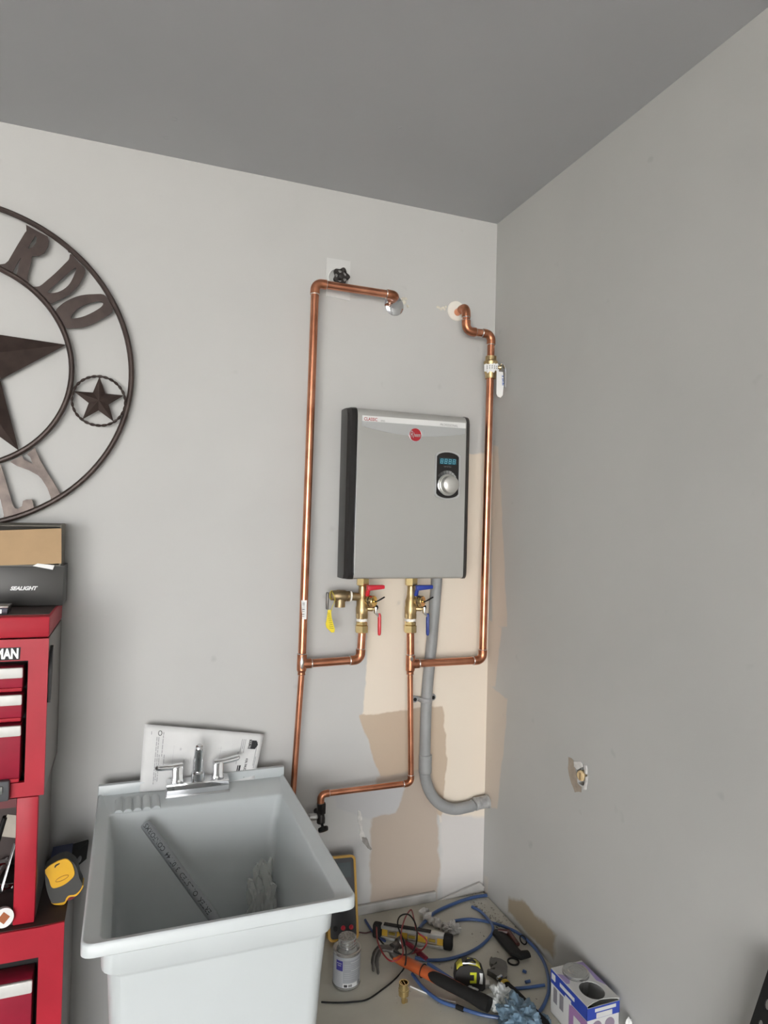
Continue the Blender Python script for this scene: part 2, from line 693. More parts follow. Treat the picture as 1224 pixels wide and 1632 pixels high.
k0, k1 = elbow(hot, D, He, V((He.x, 0, He.z)), R12)
pipe(hot, D - V((0, 0, .024)), k0, R12)
pipe(hot, k1, V((He.x, -.001, He.z)), R12)
solder_drip(hot, D + V((-.003, -.013, .006)), .02, .006)
st = W(480, 972, Y0 + R34)
bm = NB()
for k in range(7):
    a = math.radians(-150 + k * 14)
    for z in (-.026, .026):
        bm.verts.new(V((W(484.5, 972, Y0).x + math.cos(a) * (R34 + .0006), -Y0 + math.sin(a) * (R34 + .0006), st.z + z)))
bm.verts.ensure_lookup_table()
for k in range(6):
    bm.faces.new([bm.verts[i] for i in (2 * k, 2 * k + 2, 2 * k + 3, 2 * k + 1)])
sticker = obj('sticker', bm, paper_w, hot, label='small white barcode sticker')
bm = NB()
for k in range(9):
    z = st.z - .019 + k * .0048
    h = (.0013, .002, .0009)[k % 3]
    for a0, a1 in ((-128, -112), (-112, -96)):
        q = [V((W(484.5, 972, Y0).x + math.cos(math.radians(a)) * (R34 + .001), -Y0 + math.sin(math.radians(a)) * (R34 + .001), z + s)) for a, s in ((a0, 0), (a1, 0), (a1, h), (a0, h))]
        bm.faces.new([bm.verts.new(v) for v in q])
obj('barcode', bm, ink, sticker)

# ---- cold side run
wS = W(729, 497, 0)
cB = V((wS.x + .006, -.064, wS.z + .002))
cB = V((W(743, 489, .064).x, -.064, W(743, 489, .064).z))
cC = W(748, 528, .064)
cC = V((cB.x + .002, -.064, cC.z))
cD = V((W(783, 533, .064).x, -.064, cC.z))
cE = W(769, 1052, Y0)
cT = V((W(654, 1056, Y0).x, -Y0, cE.z))
cU = V((W(654, 1006, Y0).x, -Y0, W(654, 1006, Y0).z))
cV = W(655, 1248, Y0)
cX = V((W(511, 1262, Y0).x, -Y0, cV.z))
cY = V((cX.x + .002, -Y0, W(511, 1287, Y0).z))
cold = thing('copper_pipe_run', 'copper pipe run right of the heater in the corner, with zigzag top', 'copper pipe', (cT.x, -Y0, .7))
elbow(cold, V((cB.x, 0, cB.z)), cB, cC, R34)
pipe(cold, V((cB.x, -.001, cB.z)), V((cB.x, -.03, cB.z)), R34)
q0, q1 = elbow(cold, cB, cC, cD, R34)
pipe(cold, cB - V((0, 0, .02)), q0, R34)
s0, s1 = elbow(cold, cC, cD, cE, R34)
pipe(cold, q1, s0, R34)
u0, u1 = elbow(cold, cD, cE, cT, R34)
pipe(cold, s1, u0, R34)
tee(cold, cT, V((0, 0, 1)), None, V((1, 0, 0)), R34, R34, R12)
pipe(cold, u1, cT + V((.02, 0, 0)), R34)
pipe(cold, cT + V((0, 0, .02)), cU, R34)
v0, v1 = elbow(cold, cT, cV, cX, R12)
pipe(cold, cT - V((0, 0, .024)), v0, R12)
x0, x1 = elbow(cold, cV, cX, cY, R12)
pipe(cold, v1, x0, R12)
pipe(cold, x1, cY, R12)
solder_drip(cold, cT + V((-.002, -.0135, .018)), .008, .006)

# ---- escutcheons
es = thing('escutcheon', 'round chrome wall flange behind the top left copper elbow', 'wall flange', pS)
lathe(bm := NB(), [(.012, 0), (.0305, 0), (.031, .002), (.026, .006), (.016, .009), (.0122, .009)], V((pS.x, 0, pS.z)), (0, -1, 0), 32)
obj('flange', bm, chrome, es)
bm = NB()
for k in range(7):
    q = W(641 + k * 1.5 + rnd.uniform(-2, 1), 482 + rnd.uniform(-7, 9), 0)
    lathe(bm, [(.004, 0), (.005, .001), (.0, .004)], q, (0, -1, 0), 7)
obj('caulk_smear', bm, caulk, es)
es2 = thing('escutcheon', 'round white wall flange behind the zigzag copper pipe', 'wall flange', W(726, 496, 0))
q = W(727, 496, 0)
lathe(bm := NB(), [(.012, 0), (.030, 0), (.031, .002), (.029, .005), (.02, .006), (.012, .006)], q, (0, -1, 0), 32)
obj('flange', bm, mat('cream_plastic', (.80, .77, .70, 1), .4), es2)
bm = NB()
for k in range(8):
    q2 = W(697 + k * 1.9, 491 + rnd.uniform(-2, 2), 0)
    lathe(bm, [(.003, 0), (.004, .0008), (.0, .0025)], q2, (0, -1, 0), 7)
obj('caulk_smear', bm, caulk, es2)

# ---- clear plastic access plate with dark valve handle behind the left pipe
pc = W(539, 445, 0)
pt = thing('valve_access_plate', 'clear plastic wall plate with a dark shutoff handle behind the top pipe', 'wall plate', pc)
m_plate = mat('clear_plate_plastic', (.62, .62, .61, 1), .12, spec=.6, coat=.5)
rect = [W(*p) for p in ((520, 411), (558, 417), (557, 480), (519, 471))]
circ = [V((pc.x + .030 * math.cos(a), 0, pc.z + .030 * math.sin(a))) for a in [2 * math.pi * k / 28 for k in range(28)]]
obj('plate', prism(NB(), [rect, circ], (0, -.003, 0)), m_plate, pt, smooth=False)
obj('rim', torus(NB(), V((pc.x, -.004, pc.z)), (0, 1, 0), .030, .0025, 36, 8), m_plate, pt)
obj('recess_disc', lathe(NB(), [(0, .001), (.029, .001), (.029, .0015), (0, .0015)], V((pc.x, 0, pc.z)), (0, -1, 0), 28), mat('recess_shade_grey', (.42, .42, .41, 1), .6), pt)  # flat disc, its darker grey stands in for the shade of a recess
m_brown = mat('dark_brown_metal', (.028, .022, .02, 1), .5, 0, var=.3, scale=60)
bm = NB()
hc = V((pc.x + .004, -.012, pc.z + .004))
lobes = []
for k in range(60):
    a = 2 * math.pi * k / 60
    rr = .0225 + .0035 * math.cos(5 * a)
    lobes.append(hc + V((rr * math.cos(a), 0, rr * math.sin(a))))
wins = []
for k in range(5):
    a0 = 2 * math.pi * k / 5 + .18
    wins.append([hc + V((rr * math.cos(a), 0, rr * math.sin(a))) for rr, a in ((.0095, a0), (.0175, a0), (.019, a0 + .42), (.0175, a0 + .84), (.0095, a0 + .84))])
prism(bm, [lobes] + wins, (0, -.008, 0))
obj('handle_wheel', bm, m_brown, pt, angle=30)
obj('handle_hub', lathe(NB(), [(.008, -.012), (.008, .009), (.004, .011), (0, .011)], hc, (0, -1, 0), 16), m_brown, pt)

# ---- ball valve on the right riser
vb = W(783, 588, .06)
vx = (cD.x * .93 + cE.x * .07)
bvp = V((W(782, 586, .063).x, -.0632, W(782, 586, .063).z))
bv = thing('ball_valve', 'brass ball valve with chrome lever and white tag on the right riser', 'valve', bvp)
lathe(NB_ := NB(), [(.0125, -.034), (.0165, -.034), (.0165, -.022), (.0185, -.018), (.0195, -.008), (.0195, .008), (.0215, .012), (.0215, .018), (.017, .022), (.017, .034), (.0125, .034)], bvp, (0, 0, 1), 22)
obj('body', NB_, brass, bv)
bm = NB()
lathe(bm, [(.009, 0), (.009, .022), (.006, .024), (.006, .032)], bvp, (1, -.6, 0), 14)
obj('stem', bm, brass_b, bv)
hp = bvp + V((.030, -.018, .002))
bm = NB()
tube(bm, [hp + V((-.006, 0, .008)), hp + V((.002, -.002, .006)), hp + V((.008, -.003, -.008)), hp + V((.010, -.002, -.03)), hp + V((.0115, -.001, -.062))], [.008, .009, .008, .0075, .006], 12, flat=.4)
lv = obj('lever', bm, chrome, bv)
# hanging white tag
bm = NB()
tp = [W(x, y, .088) for x, y in ((791.5, 592), (801.5, 593), (802.5, 615), (801, 630), (797.5, 634), (793, 632), (791, 628))]
prism(bm, [tp], (0, -.0012, 0))
tg = obj('tag', bm, white_p, bv, smooth=False, label='white hanging tag with blue print')
td = W(797, 600, .0895) - W(798, 628, .0895)
text('tag_print', 'X 3/4 IN', .0085, W(799.8, 598, .0895), -td, V((1, 0, 0)), ink_b, tg, bold=.0004, lift=0)
# crumpled paper label around the body
bm = NB()
ring = []
for k in range(13):
    a = math.radians(190 + k * 15)
    rr = .0225 + rnd.uniform(-.001, .003)
    ring.append([bm.verts.new(bvp + V((rr * math.cos(a), rr * math.sin(a), z + rnd.uniform(-.003, .003)))) for z in (-.014 - .004 * (k % 3), -.004, .008)])
for a, b_ in zip(ring, ring[1:]):
    for k in range(2):
        bm.faces.new((a[k], a[k + 1], b_[k + 1], b_[k]))
o = obj('paper_wrap', bm, paper_w, bv, smooth=False)
o.modifiers.new('thick', 'SOLIDIFY').thickness = .0006
bm = NB()
for k in range(8):
    a = math.radians(215 + k * 16)
    for z in (-.009, -.003):
        q = [bvp + V((.0262 * math.cos(a + s), .0262 * math.sin(a + s), z + t)) for s, t in ((0, 0), (.1, .001), (.1, .0045), (0, .0035))]
        bm.faces.new([bm.verts.new(v) for v in q])
obj('paper_print', bm, ink_g, o)


# ---- isolation valve kits under the heater
def hexa(bm, org, r, h0, h1, ax=(0, 0, 1)):
    lathe(bm, [(r * .9, h0), (r, h0 + .0015), (r, h1 - .0015), (r * .9, h1)], org, ax, 6, x=(1, .35, 0) if abs(V(ax).z) > .5 else None)


def service_valve(px, top, bot, hm, dm, prv, label):
    t0, t1 = W(px, top, Y0), W(px, bot, Y0)
    x = W(px, (top + bot) / 2, Y0).x
    zt = 1.3225
    z = lambda y: W(px, y, Y0).z
    vt = thing('service_valve', label, 'valve', (x, -Y0, z(1008)), 'valve kits under the heater')
    o0 = V((x, -Y0, 0))
    bm = NB()
    hexa(bm, o0, .019, z(933), zt)
    obj('union_nut', bm, brass_b, vt, angle=25)
    bm = NB()
    lathe(bm, [(.010, z(987)), (.0165, z(985)), (.0165, z(977)), (.0172, z(975)), (.0172, z(968)), (.0160, z(966)), (.0160, z(958)), (.0135, z(953)), (.0115, z(948)), (.0105, z(934)), (.008, z(933))], o0, (0, 0, 1), 24)
    obj('body', bm, brass, vt)
    bm = NB()
    hexa(bm, o0, .0182, z(986), z(977))
    obj('lower_hex', bm, brass, vt, angle=25)
    bm = NB()
    lathe(bm, [(.012, z(990)), (.0152, z(990)), (.0152, z(985.5)), (.012, z(985.5))], o0, (0, 0, 1), 20)
    obj('thread_tape', bm, teflon, vt)
    bm = NB()
    lathe(bm, [(.012, z(996)), (.0145, z(996)), (.0155, z(993)), (.0145, z(990)), (.012, z(990))], o0, (0, 0, 1), 20)
    hexa(bm, o0, .0175, z(996), z(990.5))
    obj('adapter', bm, brass_b, vt, angle=25)
    bm = NB()
    hexa(bm, o0, .0195, z(1008), z(996))
    obj('compression_nut', bm, brass_b, vt, angle=25)
    # upper tee handle
    hz = z(934.5)
    hxx = x + .012
    hy = -Y0 - .026
    bm = NB()
    lathe(bm, [(.006, -.006), (.006, .022), (.004, .022)], V((hxx, hy + .014, hz - .020)), (0, -.35, 1), 14)
    obj('handle_stem', bm, hm, vt)
    bm = NB()
    box(bm, (hxx - .008, hy - .008, hz - .010), (hxx + .044, hy + .008, hz + .006), .003)
    for v in bm.verts:
        f_ = (v.co.x - hxx + .008) / .052
        if v.co.z < hz - .004 and f_ > .35:
            v.co.z += .005
    obj('tee_handle', bm, hm, vt)
    # drain port facing right and forward
    dp = V((x + .011, -Y0 - .012, z(957)))
    ax = V((.62, -.78, 0)).normalized()
    bm = NB()
    lathe(bm, [(.010, -.004), (.012, .004), (.0165, .006), (.0165, .010), (.0145, .011), (.0165, .013), (.0165, .022), (.0150, .024), (.003, .024), (.003, .027), (0, .027)], dp, ax, 22)
    obj('drain_cap', bm, brass_b, vt)
    obj('cap_washer', torus(NB(), dp + ax * .0115, ax, .0150, .0016, 22, 8), black_r, vt)
    sp = dp + ax * .027
    bm = NB()
    tube(bm, [sp + V((-.002, -.001, -.002)), sp + V((.010, -.003, .004)), sp + V((.026, -.004, .013))], [.003, .0045, .0045], 8, flat=.45)
    obj('cap_strap', bm, black_r, vt)
    # lower drain lever
    lp = V((x + .014, -Y0 - .004, z(970)))
    bm = NB()
    lathe(bm, [(.007, 0), (.007, .016), (.0045, .017), (.0045, .024)], lp, (.9, -.43, 0), 14)
    obj('drain_stem', bm, brass, vt)
    obj('drain_nut', lathe(NB(), [(.007, 0), (.0075, .001), (.0075, .006), (.004, .008), (0, .008)], lp + V((.022, -.006, .004)), (.4, -.9, 0), 8), black_p, vt)
    lx = lp.x + .020
    ly = lp.y - .016
    bm = NB()
    tube(bm, [V((lx, ly, lp.z + .006)), V((lx, ly, lp.z - .010)), V((lx + .006, ly - .001, lp.z - .016)), V((lx + .010, ly - .002, lp.z - .022))], [.006, .0065, .0055, .004], 10, flat=.7)
    obj('lever_bracket', bm, chrome, vt)
    bm = NB()
    z0, z1 = z(976.5), z(1012)
    tube(bm, [V((lx + .0105, ly - .002, z0)), V((lx + .0115, ly - .002, z0 - .006)), V((lx + .0125, ly - .002, z1 + .01)), V((lx + .0122, ly - .002, z1 + .002)), V((lx + .012, ly - .002, z1))], [.0035, .0056, .0056, .0045, .001], 12, flat=.9)
    obj('lever', bm, dm, vt)
    if prv:
        pz = z(951)
        bm = NB()
        lathe(bm, [(.0115, 0), (.0115, .026), (.0145, .028), (.0145, .036), (.013, .037), (.0155, .042), (.0165, .046), (.0165, .068), (.0145, .072), (.0135, .084), (.010, .088), (0, .089)], V((x - .008, -Y0, pz)), (-1, 0, .06), 22)
        p_ = obj('relief_valve', bm, bronze, vt)
        bm = NB()
        lathe(bm, [(.0135, 0), (.0145, .012), (.0145, .030), (.011, .030)], V((x - .066, -Y0, pz + .002)), (0, 0, -1), 20)
        obj('outlet', bm, bronze, p_)
        obj('thread_tape', lathe(NB(), [(.012, 0), (.0152, 0), (.0152, .0045), (.012, .0045)], V((x - .034, -Y0, pz + .002)), (-1, 0, .06), 20), teflon, p_)
        bm = NB()
        lx0 = x - .094
        box(bm, (lx0 - .012, -Y0 - .006, pz - .034), (lx0 - .006, -Y0 + .006, pz + .014), .002)
        obj('test_lever', bm, mat('dark_lever', (.16, .15, .14, 1), .35, .7), p_)
        bm = NB()
        torus(bm, V((lx0 - .001, -Y0 - .012, pz + .008)), (.8, -.6, 0), .012, .0008, 20, 6)
        tube(bm, spline([V((lx0, -Y0 - .016, pz + .016)), V((lx0 + .008, -Y0 - .018, pz - .004)), V((lx0 + .001, -Y0 - .016, pz - .026)), V((lx0 - .001, -Y0 - .014, pz - .038))], 6), .0009, 6)
        obj('tag_wire', bm, mat('yellow_wire', (.62, .52, .03, 1), .5), p_)
        bm = NB()
        pts = [W(a, b_, Y0 + .012) for a, b_ in ((522.5, 972), (526.5, 972), (528, 985), (533, 1003), (532, 1008), (528, 1008), (520, 1000), (519, 994), (521, 984))]
        prism(bm, [pts], (.001, -.0012, 0))
        yt = obj('yellow_tag', bm, mat('yellow_tag', (.78, .62, .03, 1), .5), p_, smooth=False, label='yellow printed hang tag')
        bm = NB()
        for k in range(9):
            a, b_ = W(521.5 + k * .55 - (1 if k > 6 else 0), 977 + k * 3.0, Y0 + .0136), W(525.6 + k * .75, 978 + k * 3.0, Y0 + .0136)
            bm.faces.new([bm.verts.new(v) for v in (a, b_, b_ + V((0, 0, .0012)), a + V((0, 0, .0012)))])
        obj('tag_print', bm, mat('tag_ink', (.22, .17, .01, 1), .6), p_)
    return vt


service_valve(577, 923, 1008, red_h, red_d, True, 'brass valve kit with red handles and relief valve under the heater')
service_valve(654.5, 923, 1006, blue_h, blue_d, False, 'brass valve kit with blue handles under the heater')

# ---- angle stop beside the sink
ap = V((cY.x + .001, -Y0, cY.z))
asv = thing('stop_valve', 'dark compression stop valve on the wall beside the sink', 'valve', ap + V((0, 0, -.05)))
m_dk = mat('dark_oxidised_metal', (.055, .05, .048, 1), .35, .7, var=.3, scale=60)
bm = NB()
hexa(bm, ap, .0135, -.016, .012)
obj('compression_nut', bm, m_dk, asv, angle=25)
bm = NB()
lathe(bm, [(.009, -.044), (.0115, -.042), (.0115, -.028), (.0095, -.02), (.0095, -.014)], ap, (0, 0, 1), 18)
lathe(bm, [(.008, 0), (.008, ap.y * -1 - .0005)], ap + V((0, 0, -.03)), (0, 1, 0), 14)
obj('body', bm, m_dk, asv)
bm = NB()
lathe(bm, [(.006, 0), (.009, .004), (.009, .024), (.007, .026)], ap + V((-.010, 0, -.024)), (-1, 0, .08), 16)
obj('outlet', bm, steel, asv)
bm = NB()
lathe(bm, [(.004, 0), (.004, .012), (.0135, .014), (.015, .018), (.0135, .024), (0, .026)], ap + V((0, -.006, -.038)), (.1, -.6, -.75), 10)
obj('handle', bm, black_p, asv)

# ---- grey PVC conduit
m_pvc = mat('grey_pvc_conduit', (.30, .305, .305, 1), .5, var=.2, scale=14, bump=.08)
OC = .023
c_top = V((W(696.5, 923, OC).x, -OC, 1.3235))
c_bot = W(677, 1212, OC)
c_end = V((-.001, -OC, W(780, 1276, OC).z))
cd = thing('conduit', 'grey plastic conduit from heater bottom bending into the right wall', 'conduit', (c_bot.x, -OC, c_end.z))
c_mid = W(680, 1112, OC)
obj('conduit_tube', tube(NB(), spline([c_top, c_top.lerp(c_mid, .5) + V((.001, 0, 0)), c_mid, c_bot], 8), .0167, 22), m_pvc, cd)
dn = (c_bot - c_mid).normalized()
obj('bell_coupling', lathe(NB(), [(.0167, -.002), (.0195, 0), (.0195, .052), (.0172, .056)], W(678, 1205, OC) + V((0, 0, .004)), (0, 0, -1), 24), m_pvc, cd)
bend = [c_bot - V((0, 0, .02))]
rb = (c_bot.z - .02) - c_end.z
for k in range(1, 15):
    a = math.pi / 2 * k / 14
    bend.append(V((c_bot.x + .118 * (1 - math.cos(a)), -OC, c_bot.z - .02 - (rb + .012) * math.sin(a))))
bend += [V((c_bot.x + .16, -OC, c_end.z - .009)), V((-.05, -OC, c_end.z - .004))]
obj('sweep_bend', tube(NB(), bend, .0168, 22), m_pvc, cd)
bm = NB()
lathe(bm, [(.017, 0), (.0195, .001), (.0195, .008), (.0185, .009), (.0185, .040), (.0205, .041), (.0205, .046)], V((-.048, -OC, c_end.z - .004)), (1, 0, .06), 24)
m_conn = mat('weathered_conduit_end', (.46, .46, .455, 1), .5, .2, var=.4, scale=50, bump=.4)
obj('wall_connector', bm, m_conn, cd)
# strap
sp = W(679, 1115, OC)
cs = thing('conduit_strap', 'small grey two-hole strap holding the conduit to the wall', 'strap', V((sp.x, 0, sp.z)))
bm = NB()
pts = []
for k in range(13):
    a = math.pi * k / 12
    pts.append((sp.x + .0185 * math.cos(a), -OC - .0185 * math.sin(a)))
pts = [(sp.x + .036, -.004), (sp.x + .022, -.004), (sp.x + .0185, -.012)] + pts + [(sp.x - .0185, -.012), (sp.x - .022, -.004), (sp.x - .036, -.004)]
top = [[bm.verts.new((x, y, sp.z + s * .007)) for s in (-1, 1)] for x, y in pts]
for a, b_ in zip(top, top[1:]):
    bm.faces.new((a[0], a[1], b_[1], b_[0]))
o = obj('strap_band', bm, mat('strap_grey', (.33, .33, .335, 1), .5), cs)
o.modifiers.new('t', 'SOLIDIFY').thickness = .003
for s in (-1, 1):
    q = V((sp.x + s * .030, -.0005, sp.z + s * .001))
    obj('foot', lathe(NB(), [(.010, 0), (.010, .007), (.007, .009), (.006, .009)], q, (0, -1, 0), 16), MATS['strap_grey'], cs)
    obj('screw', lathe(NB(), [(.0055, .008), (.0055, .0105), (.003, .0115), (0, .0115)], q, (0, -1, 0), 12), black_p, cs)

# ================================================================== tankless heater
HX, HZ, HW, HH, HD = -.481, 1.3218, .3378, .473, .0956
m_silver = mat('silver_painted_shell', (.40, .395, .375, 1), .42, .15, var=.03, scale=4)
m_silver_l = mat('light_silver_band', (.50, .51, .51, 1), .3, .45)
m_black_g = mat('gloss_black_side', (.016, .015, .0145, 1), .14, spec=.35)
m_dark_s = mat('satin_black_side', (.033, .031, .029, 1), .35)
ht = thing('water_heater', 'silver wall-mounted tankless electric water heater with black sides', 'water heater', (HX + HW / 2, 0, HZ))
bm = NB()
prof = [(0, .002), (-.085, .0), (-.0925, .004), (-HD, .011)] + [(-HD, HH - .012)] + \
       [(-HD + .002, HH - .007), (-HD + .008, HH + .001), (-HD + .016, HH + .005), (-HD + .03, HH + .006), (0, HH + .006)]
loop = [V((HX, y, HZ + z)) for y, z in prof]
prism(bm, [loop], (HW, 0, 0))
obj('front_shell', bm, m_silver, ht, angle=30)


def side_cap(s):
    """black side cap: cross-section in x,y swept around a rounded-corner outline"""
    xe = HX if s < 0 else HX + HW
    sect = [(0, -.0935), (.004, -.0935), (.010, -.088), (.0125, -.078), (.0155, -.070), (.0165, -.045), (.0165, -.016), (.0135, -.011), (.0135, 0), (0, 0)]
    bm = NB()
    rings = []
    for zz, ins in ((-.001, .010), (.004, .004), (.012, .001), (.022, 0), (HH - .016, 0), (HH - .004, .003), (HH + .003, .008), (HH + .007, .016)):
        rings.append([bm.verts.new(V((xe + s * x * (1.45 if s < 0 else 1.5), (y + ins if y < -.05 else y), HZ + zz))) for x, y in sect])
    n = len(sect)
    for a, b_ in zip(rings, rings[1:]):
        for k in range(n):
            bm.faces.new((a[k], a[(k + 1) % n], b_[(k + 1) % n], b_[k]))
    bm.faces.new(rings[0])
    bm.faces.new(rings[-1][::-1])
    c = obj('side_cap', bm, m_dark_s if s > 0 else m_black_g, ht, angle=20)
    return c


capL, capR = side_cap(-1), side_cap(1)
for zz in (.012, HH - .018):
    obj('screw', lathe(NB(), [(.004, 0), (.004, .001), (.002, .0015), (0, .0006)], V((HX - .0105, -.086, HZ + zz)), (-.7, -.7, 0), 10), black_p, capL)
bm = NB()
box(bm, (HX - .0008, -.0962, HZ + .012), (HX + .0012, -.0938, HZ + HH - .03))
obj('chrome_edge', bm, chrome, capL, smooth=False)


def hp_(u, v, l=0):
    return V((HX + u, -HD - l, HZ + v))


bm = NB()
arc = [hp_(.012, .441), hp_(.333, .4435)]
n = 20
low = [hp_(.333 - (.321) * k / n, .4275 - .0005 - .018 * math.sin(math.pi * (k / n)) ** .8 * 1.0) for k in range(n + 1)]
prism(bm, [arc + low], (0, -.0025, 0))
obj('silver_band', bm, m_silver_l, ht, smooth=False)
bm = NB()
prism(bm, [[hp_(.012, .4405), hp_(.334, .4425), hp_(.334, .4585), hp_(.012, .4560)]], (0, -.0028, 0))
lab = obj('label_strip', bm, mat('label_white', (.68, .68, .67, 1), .4), ht, smooth=False)
X_, Z_ = V((1, 0, .004)), V((0, 0, 1))
m_lred = mat('label_red', (.35, .02, .03, 1), .4)
m_lgrey = mat('label_grey', (.22, .22, .22, 1), .4)
text('lettering', 'CLASSIC', .0125, hp_(.0165, .4425, .003), X_, Z_, m_lred, lab, bold=.0002, lift=.0003, sx=.86)
text('lettering', 'SERIES', .0065, hp_(.066, .4425, .003), X_, Z_, m_lgrey, lab, lift=.0003, sx=.75)
text('lettering', 'PROFESSIONAL', .0098, hp_(.2505, .4445, .003), X_, Z_, m_lgrey, lab, lift=.0003, sx=.86)
bc = hp_(.173, .4125)
lathe(bm := NB(), [(.0, .0045), (.0193, .0045), (.0193, 0), (0, 0)], bc, (0, -1, 0), 36)
bd = obj('badge', bm, mat('badge_red', (.38, .015, .025, 1), .3), ht, label='round red brand badge')
obj('badge_rim', torus(NB(), bc + V((0, -.004, 0)), (0, 1, 0), .0193, .0012, 36, 8), m_silver_l, bd)
text('badge_script', 'R', .030, bc + V((-.0165, -.0046, -.0095)), V((1, 0, .02)), Z_, m_silver_l, bd, bold=-.0002, lift=.0004, sx=.62)
text('badge_script', 'heem', .0165, bc + V((-.0055, -.0046, -.0055)), V((1, 0, .0)), Z_, m_silver_l, bd, bold=.0002, lift=.0004, sx=.58)


# control panel
def pan(ins, l):
    u0, u1, v0, v1 = .2425 + ins, .3145 - ins, .2345 + ins, .3685 - ins
    pts = []
    n = 14
    for k in range(n + 1):
        t = k / n
        pts.append(hp_(u0 + (u1 - u0) * t, v1 - .013 + .013 * math.sin(math.pi * t) ** .55, l))
    for k in range(n + 1):
        t = k / n
        pts.append(hp_(u1 - (u1 - u0) * t, v0 + .013 - .013 * math.sin(math.pi * t) ** .55, l))
    return pts


obj('panel_bezel', prism(NB(), [pan(-.004, 0), pan(0, 0)], (0, -.004, 0)), m_silver_l, ht, smooth=False)
panel = obj('control_panel', prism(NB(), [pan(0, 0)], (0, -.0018, 0)), mat('panel_black', (.012, .010, .010, 1), .3), ht, smooth=False)
disp = obj('display', prism(NB(), [[hp_(.252, .333, .0018), hp_(.306, .333, .0018), hp_(.306, .351, .0018), hp_(.252, .351, .0018)]], (0, -.0006, 0)), mat('display_teal', (.012, .045, .06, 1), .2, emit=((.02, .09, .12, 1), .12)), panel, smooth=False)
m_seg = mat('display_segment', (.10, .24, .29, 1), .3, emit=((.10, .40, .50, 1), .12))
bm = NB()
for d in range(4):
    u, v, w, h = .2545 + d * .0132, .3352, .0082, .0135
    t = .0014
    segs = [(0, 0, w, t), (0, h / 2 - t / 2, w, t), (0, h - t, w, t), (0, 0, t, h / 2), (w - t, 0, t, h / 2), (0, h / 2, t, h / 2), (w - t, h / 2, t, h / 2)]
    for i, (a, b_, c, e) in enumerate(segs):
        sh = lambda vv: (vv / h) * .0012
        q = [hp_(u + a + sh(b_), v + b_, .0027), hp_(u + a + c + sh(b_), v + b_, .0027), hp_(u + a + c + sh(b_ + e), v + b_ + e, .0027), hp_(u + a + sh(b_ + e), v + b_ + e, .0027)]
        bm.faces.new([bm.verts.new(x) for x in q])
obj('display_digits', bm, m_seg, panel, smooth=False)
text('panel_print', 'TEMP SETTING', .0052, hp_(.266, .3245, .0018), (1, 0, 0), Z_, m_lgrey, panel, lift=.0004, sx=.7)
kc = hp_(.2785, .2735)
for k in range(9):
    a0 = math.radians(142 - k * 15)
    a1 = a0 - math.radians(13)
    r0, r1 = .0335, .0335 + .0085 * min(1, (10 - k) / 6)
    q = [kc + V((r * math.cos(a), -.0019, r * math.sin(a))) for r, a in ((r0, a0), (r1, a0), (r1, a1), (r0, a1))]
    g = .05 + .62 * (k / 8) ** 1.5
    q = [V((kc.x + (p.x - kc.x) * .93, p.y, kc.z + (p.z - kc.z) * 1.0)) for p in q]
    obj('dial_tick', prism(NB(), [q], (0, -.0004, 0)), mat('tick_print_%d' % k, (g, g, g, 1), .4), panel, smooth=False)
kn = obj('knob', lathe(NB(), [(.0315, .0018), (.0315, .006), (.029, .007), (.0285, .012), (.026, .0135), (.0255, .026), (.024, .030), (.020, .0325), (.011, .0345), (0, .035)], kc, (0, -1, 0), 40), mat('satin_silver_knob', (.60, .59, .56, 1), .42, .75), ht)
obj('knob_ring', torus(NB(), kc + V((0, -.006, 0)), (0, 1, 0), .0312, .0016, 40, 8), chrome, kn)

# ================================================================== round metal wall sign
m_rust = mat('brown_sign_metal', (.060, .040, .034, 1), .42, .35, var=.35, scale=30, bump=.15, bscale=90)
m_rust_sheen = mat('sign_metal_sheen', (.10, .078, .066, 1), .38, .5, var=.5, scale=40, col2=(.055, .040, .035, 1), bump=.2)  # lighter copy for the lower letters, reflected sheen put into the colour
SC = V((-1.462, -.022, 1.836))
sign = thing('wall_sign', 'round brown metal sign with big star and cut-out letters above toolbox', 'wall sign', (SC.x, 0, SC.z - .39))
obj('outer_ring', torus(NB(), SC, (0, 1, 0), .389, .0068, 120, 10), m_rust, sign)
obj('inner_ring', torus(NB(), SC + V((0, -.002, 0)), (0, 1, 0), .2495, .0068, 100, 10), m_rust, sign)


def star(bm, c, r, ri, h, a0):
    top = bm.verts.new(c + V((0, -h, 0)))
    back = bm.verts.new(c + V((0, .001, 0)))
    ring = [bm.verts.new(c + V(((r if k % 2 == 0 else ri) * math.cos(a0 + k * math.pi / 5), -.002, (r if k % 2 == 0 else ri) * math.sin(a0 + k * math.pi / 5)))) for k in range(10)]
    for k in range(10):
        bm.faces.new((ring[k], ring[(k + 1) % 10], top))
        bm.faces.new((ring[(k + 1) % 10], ring[k], back))
    return bm


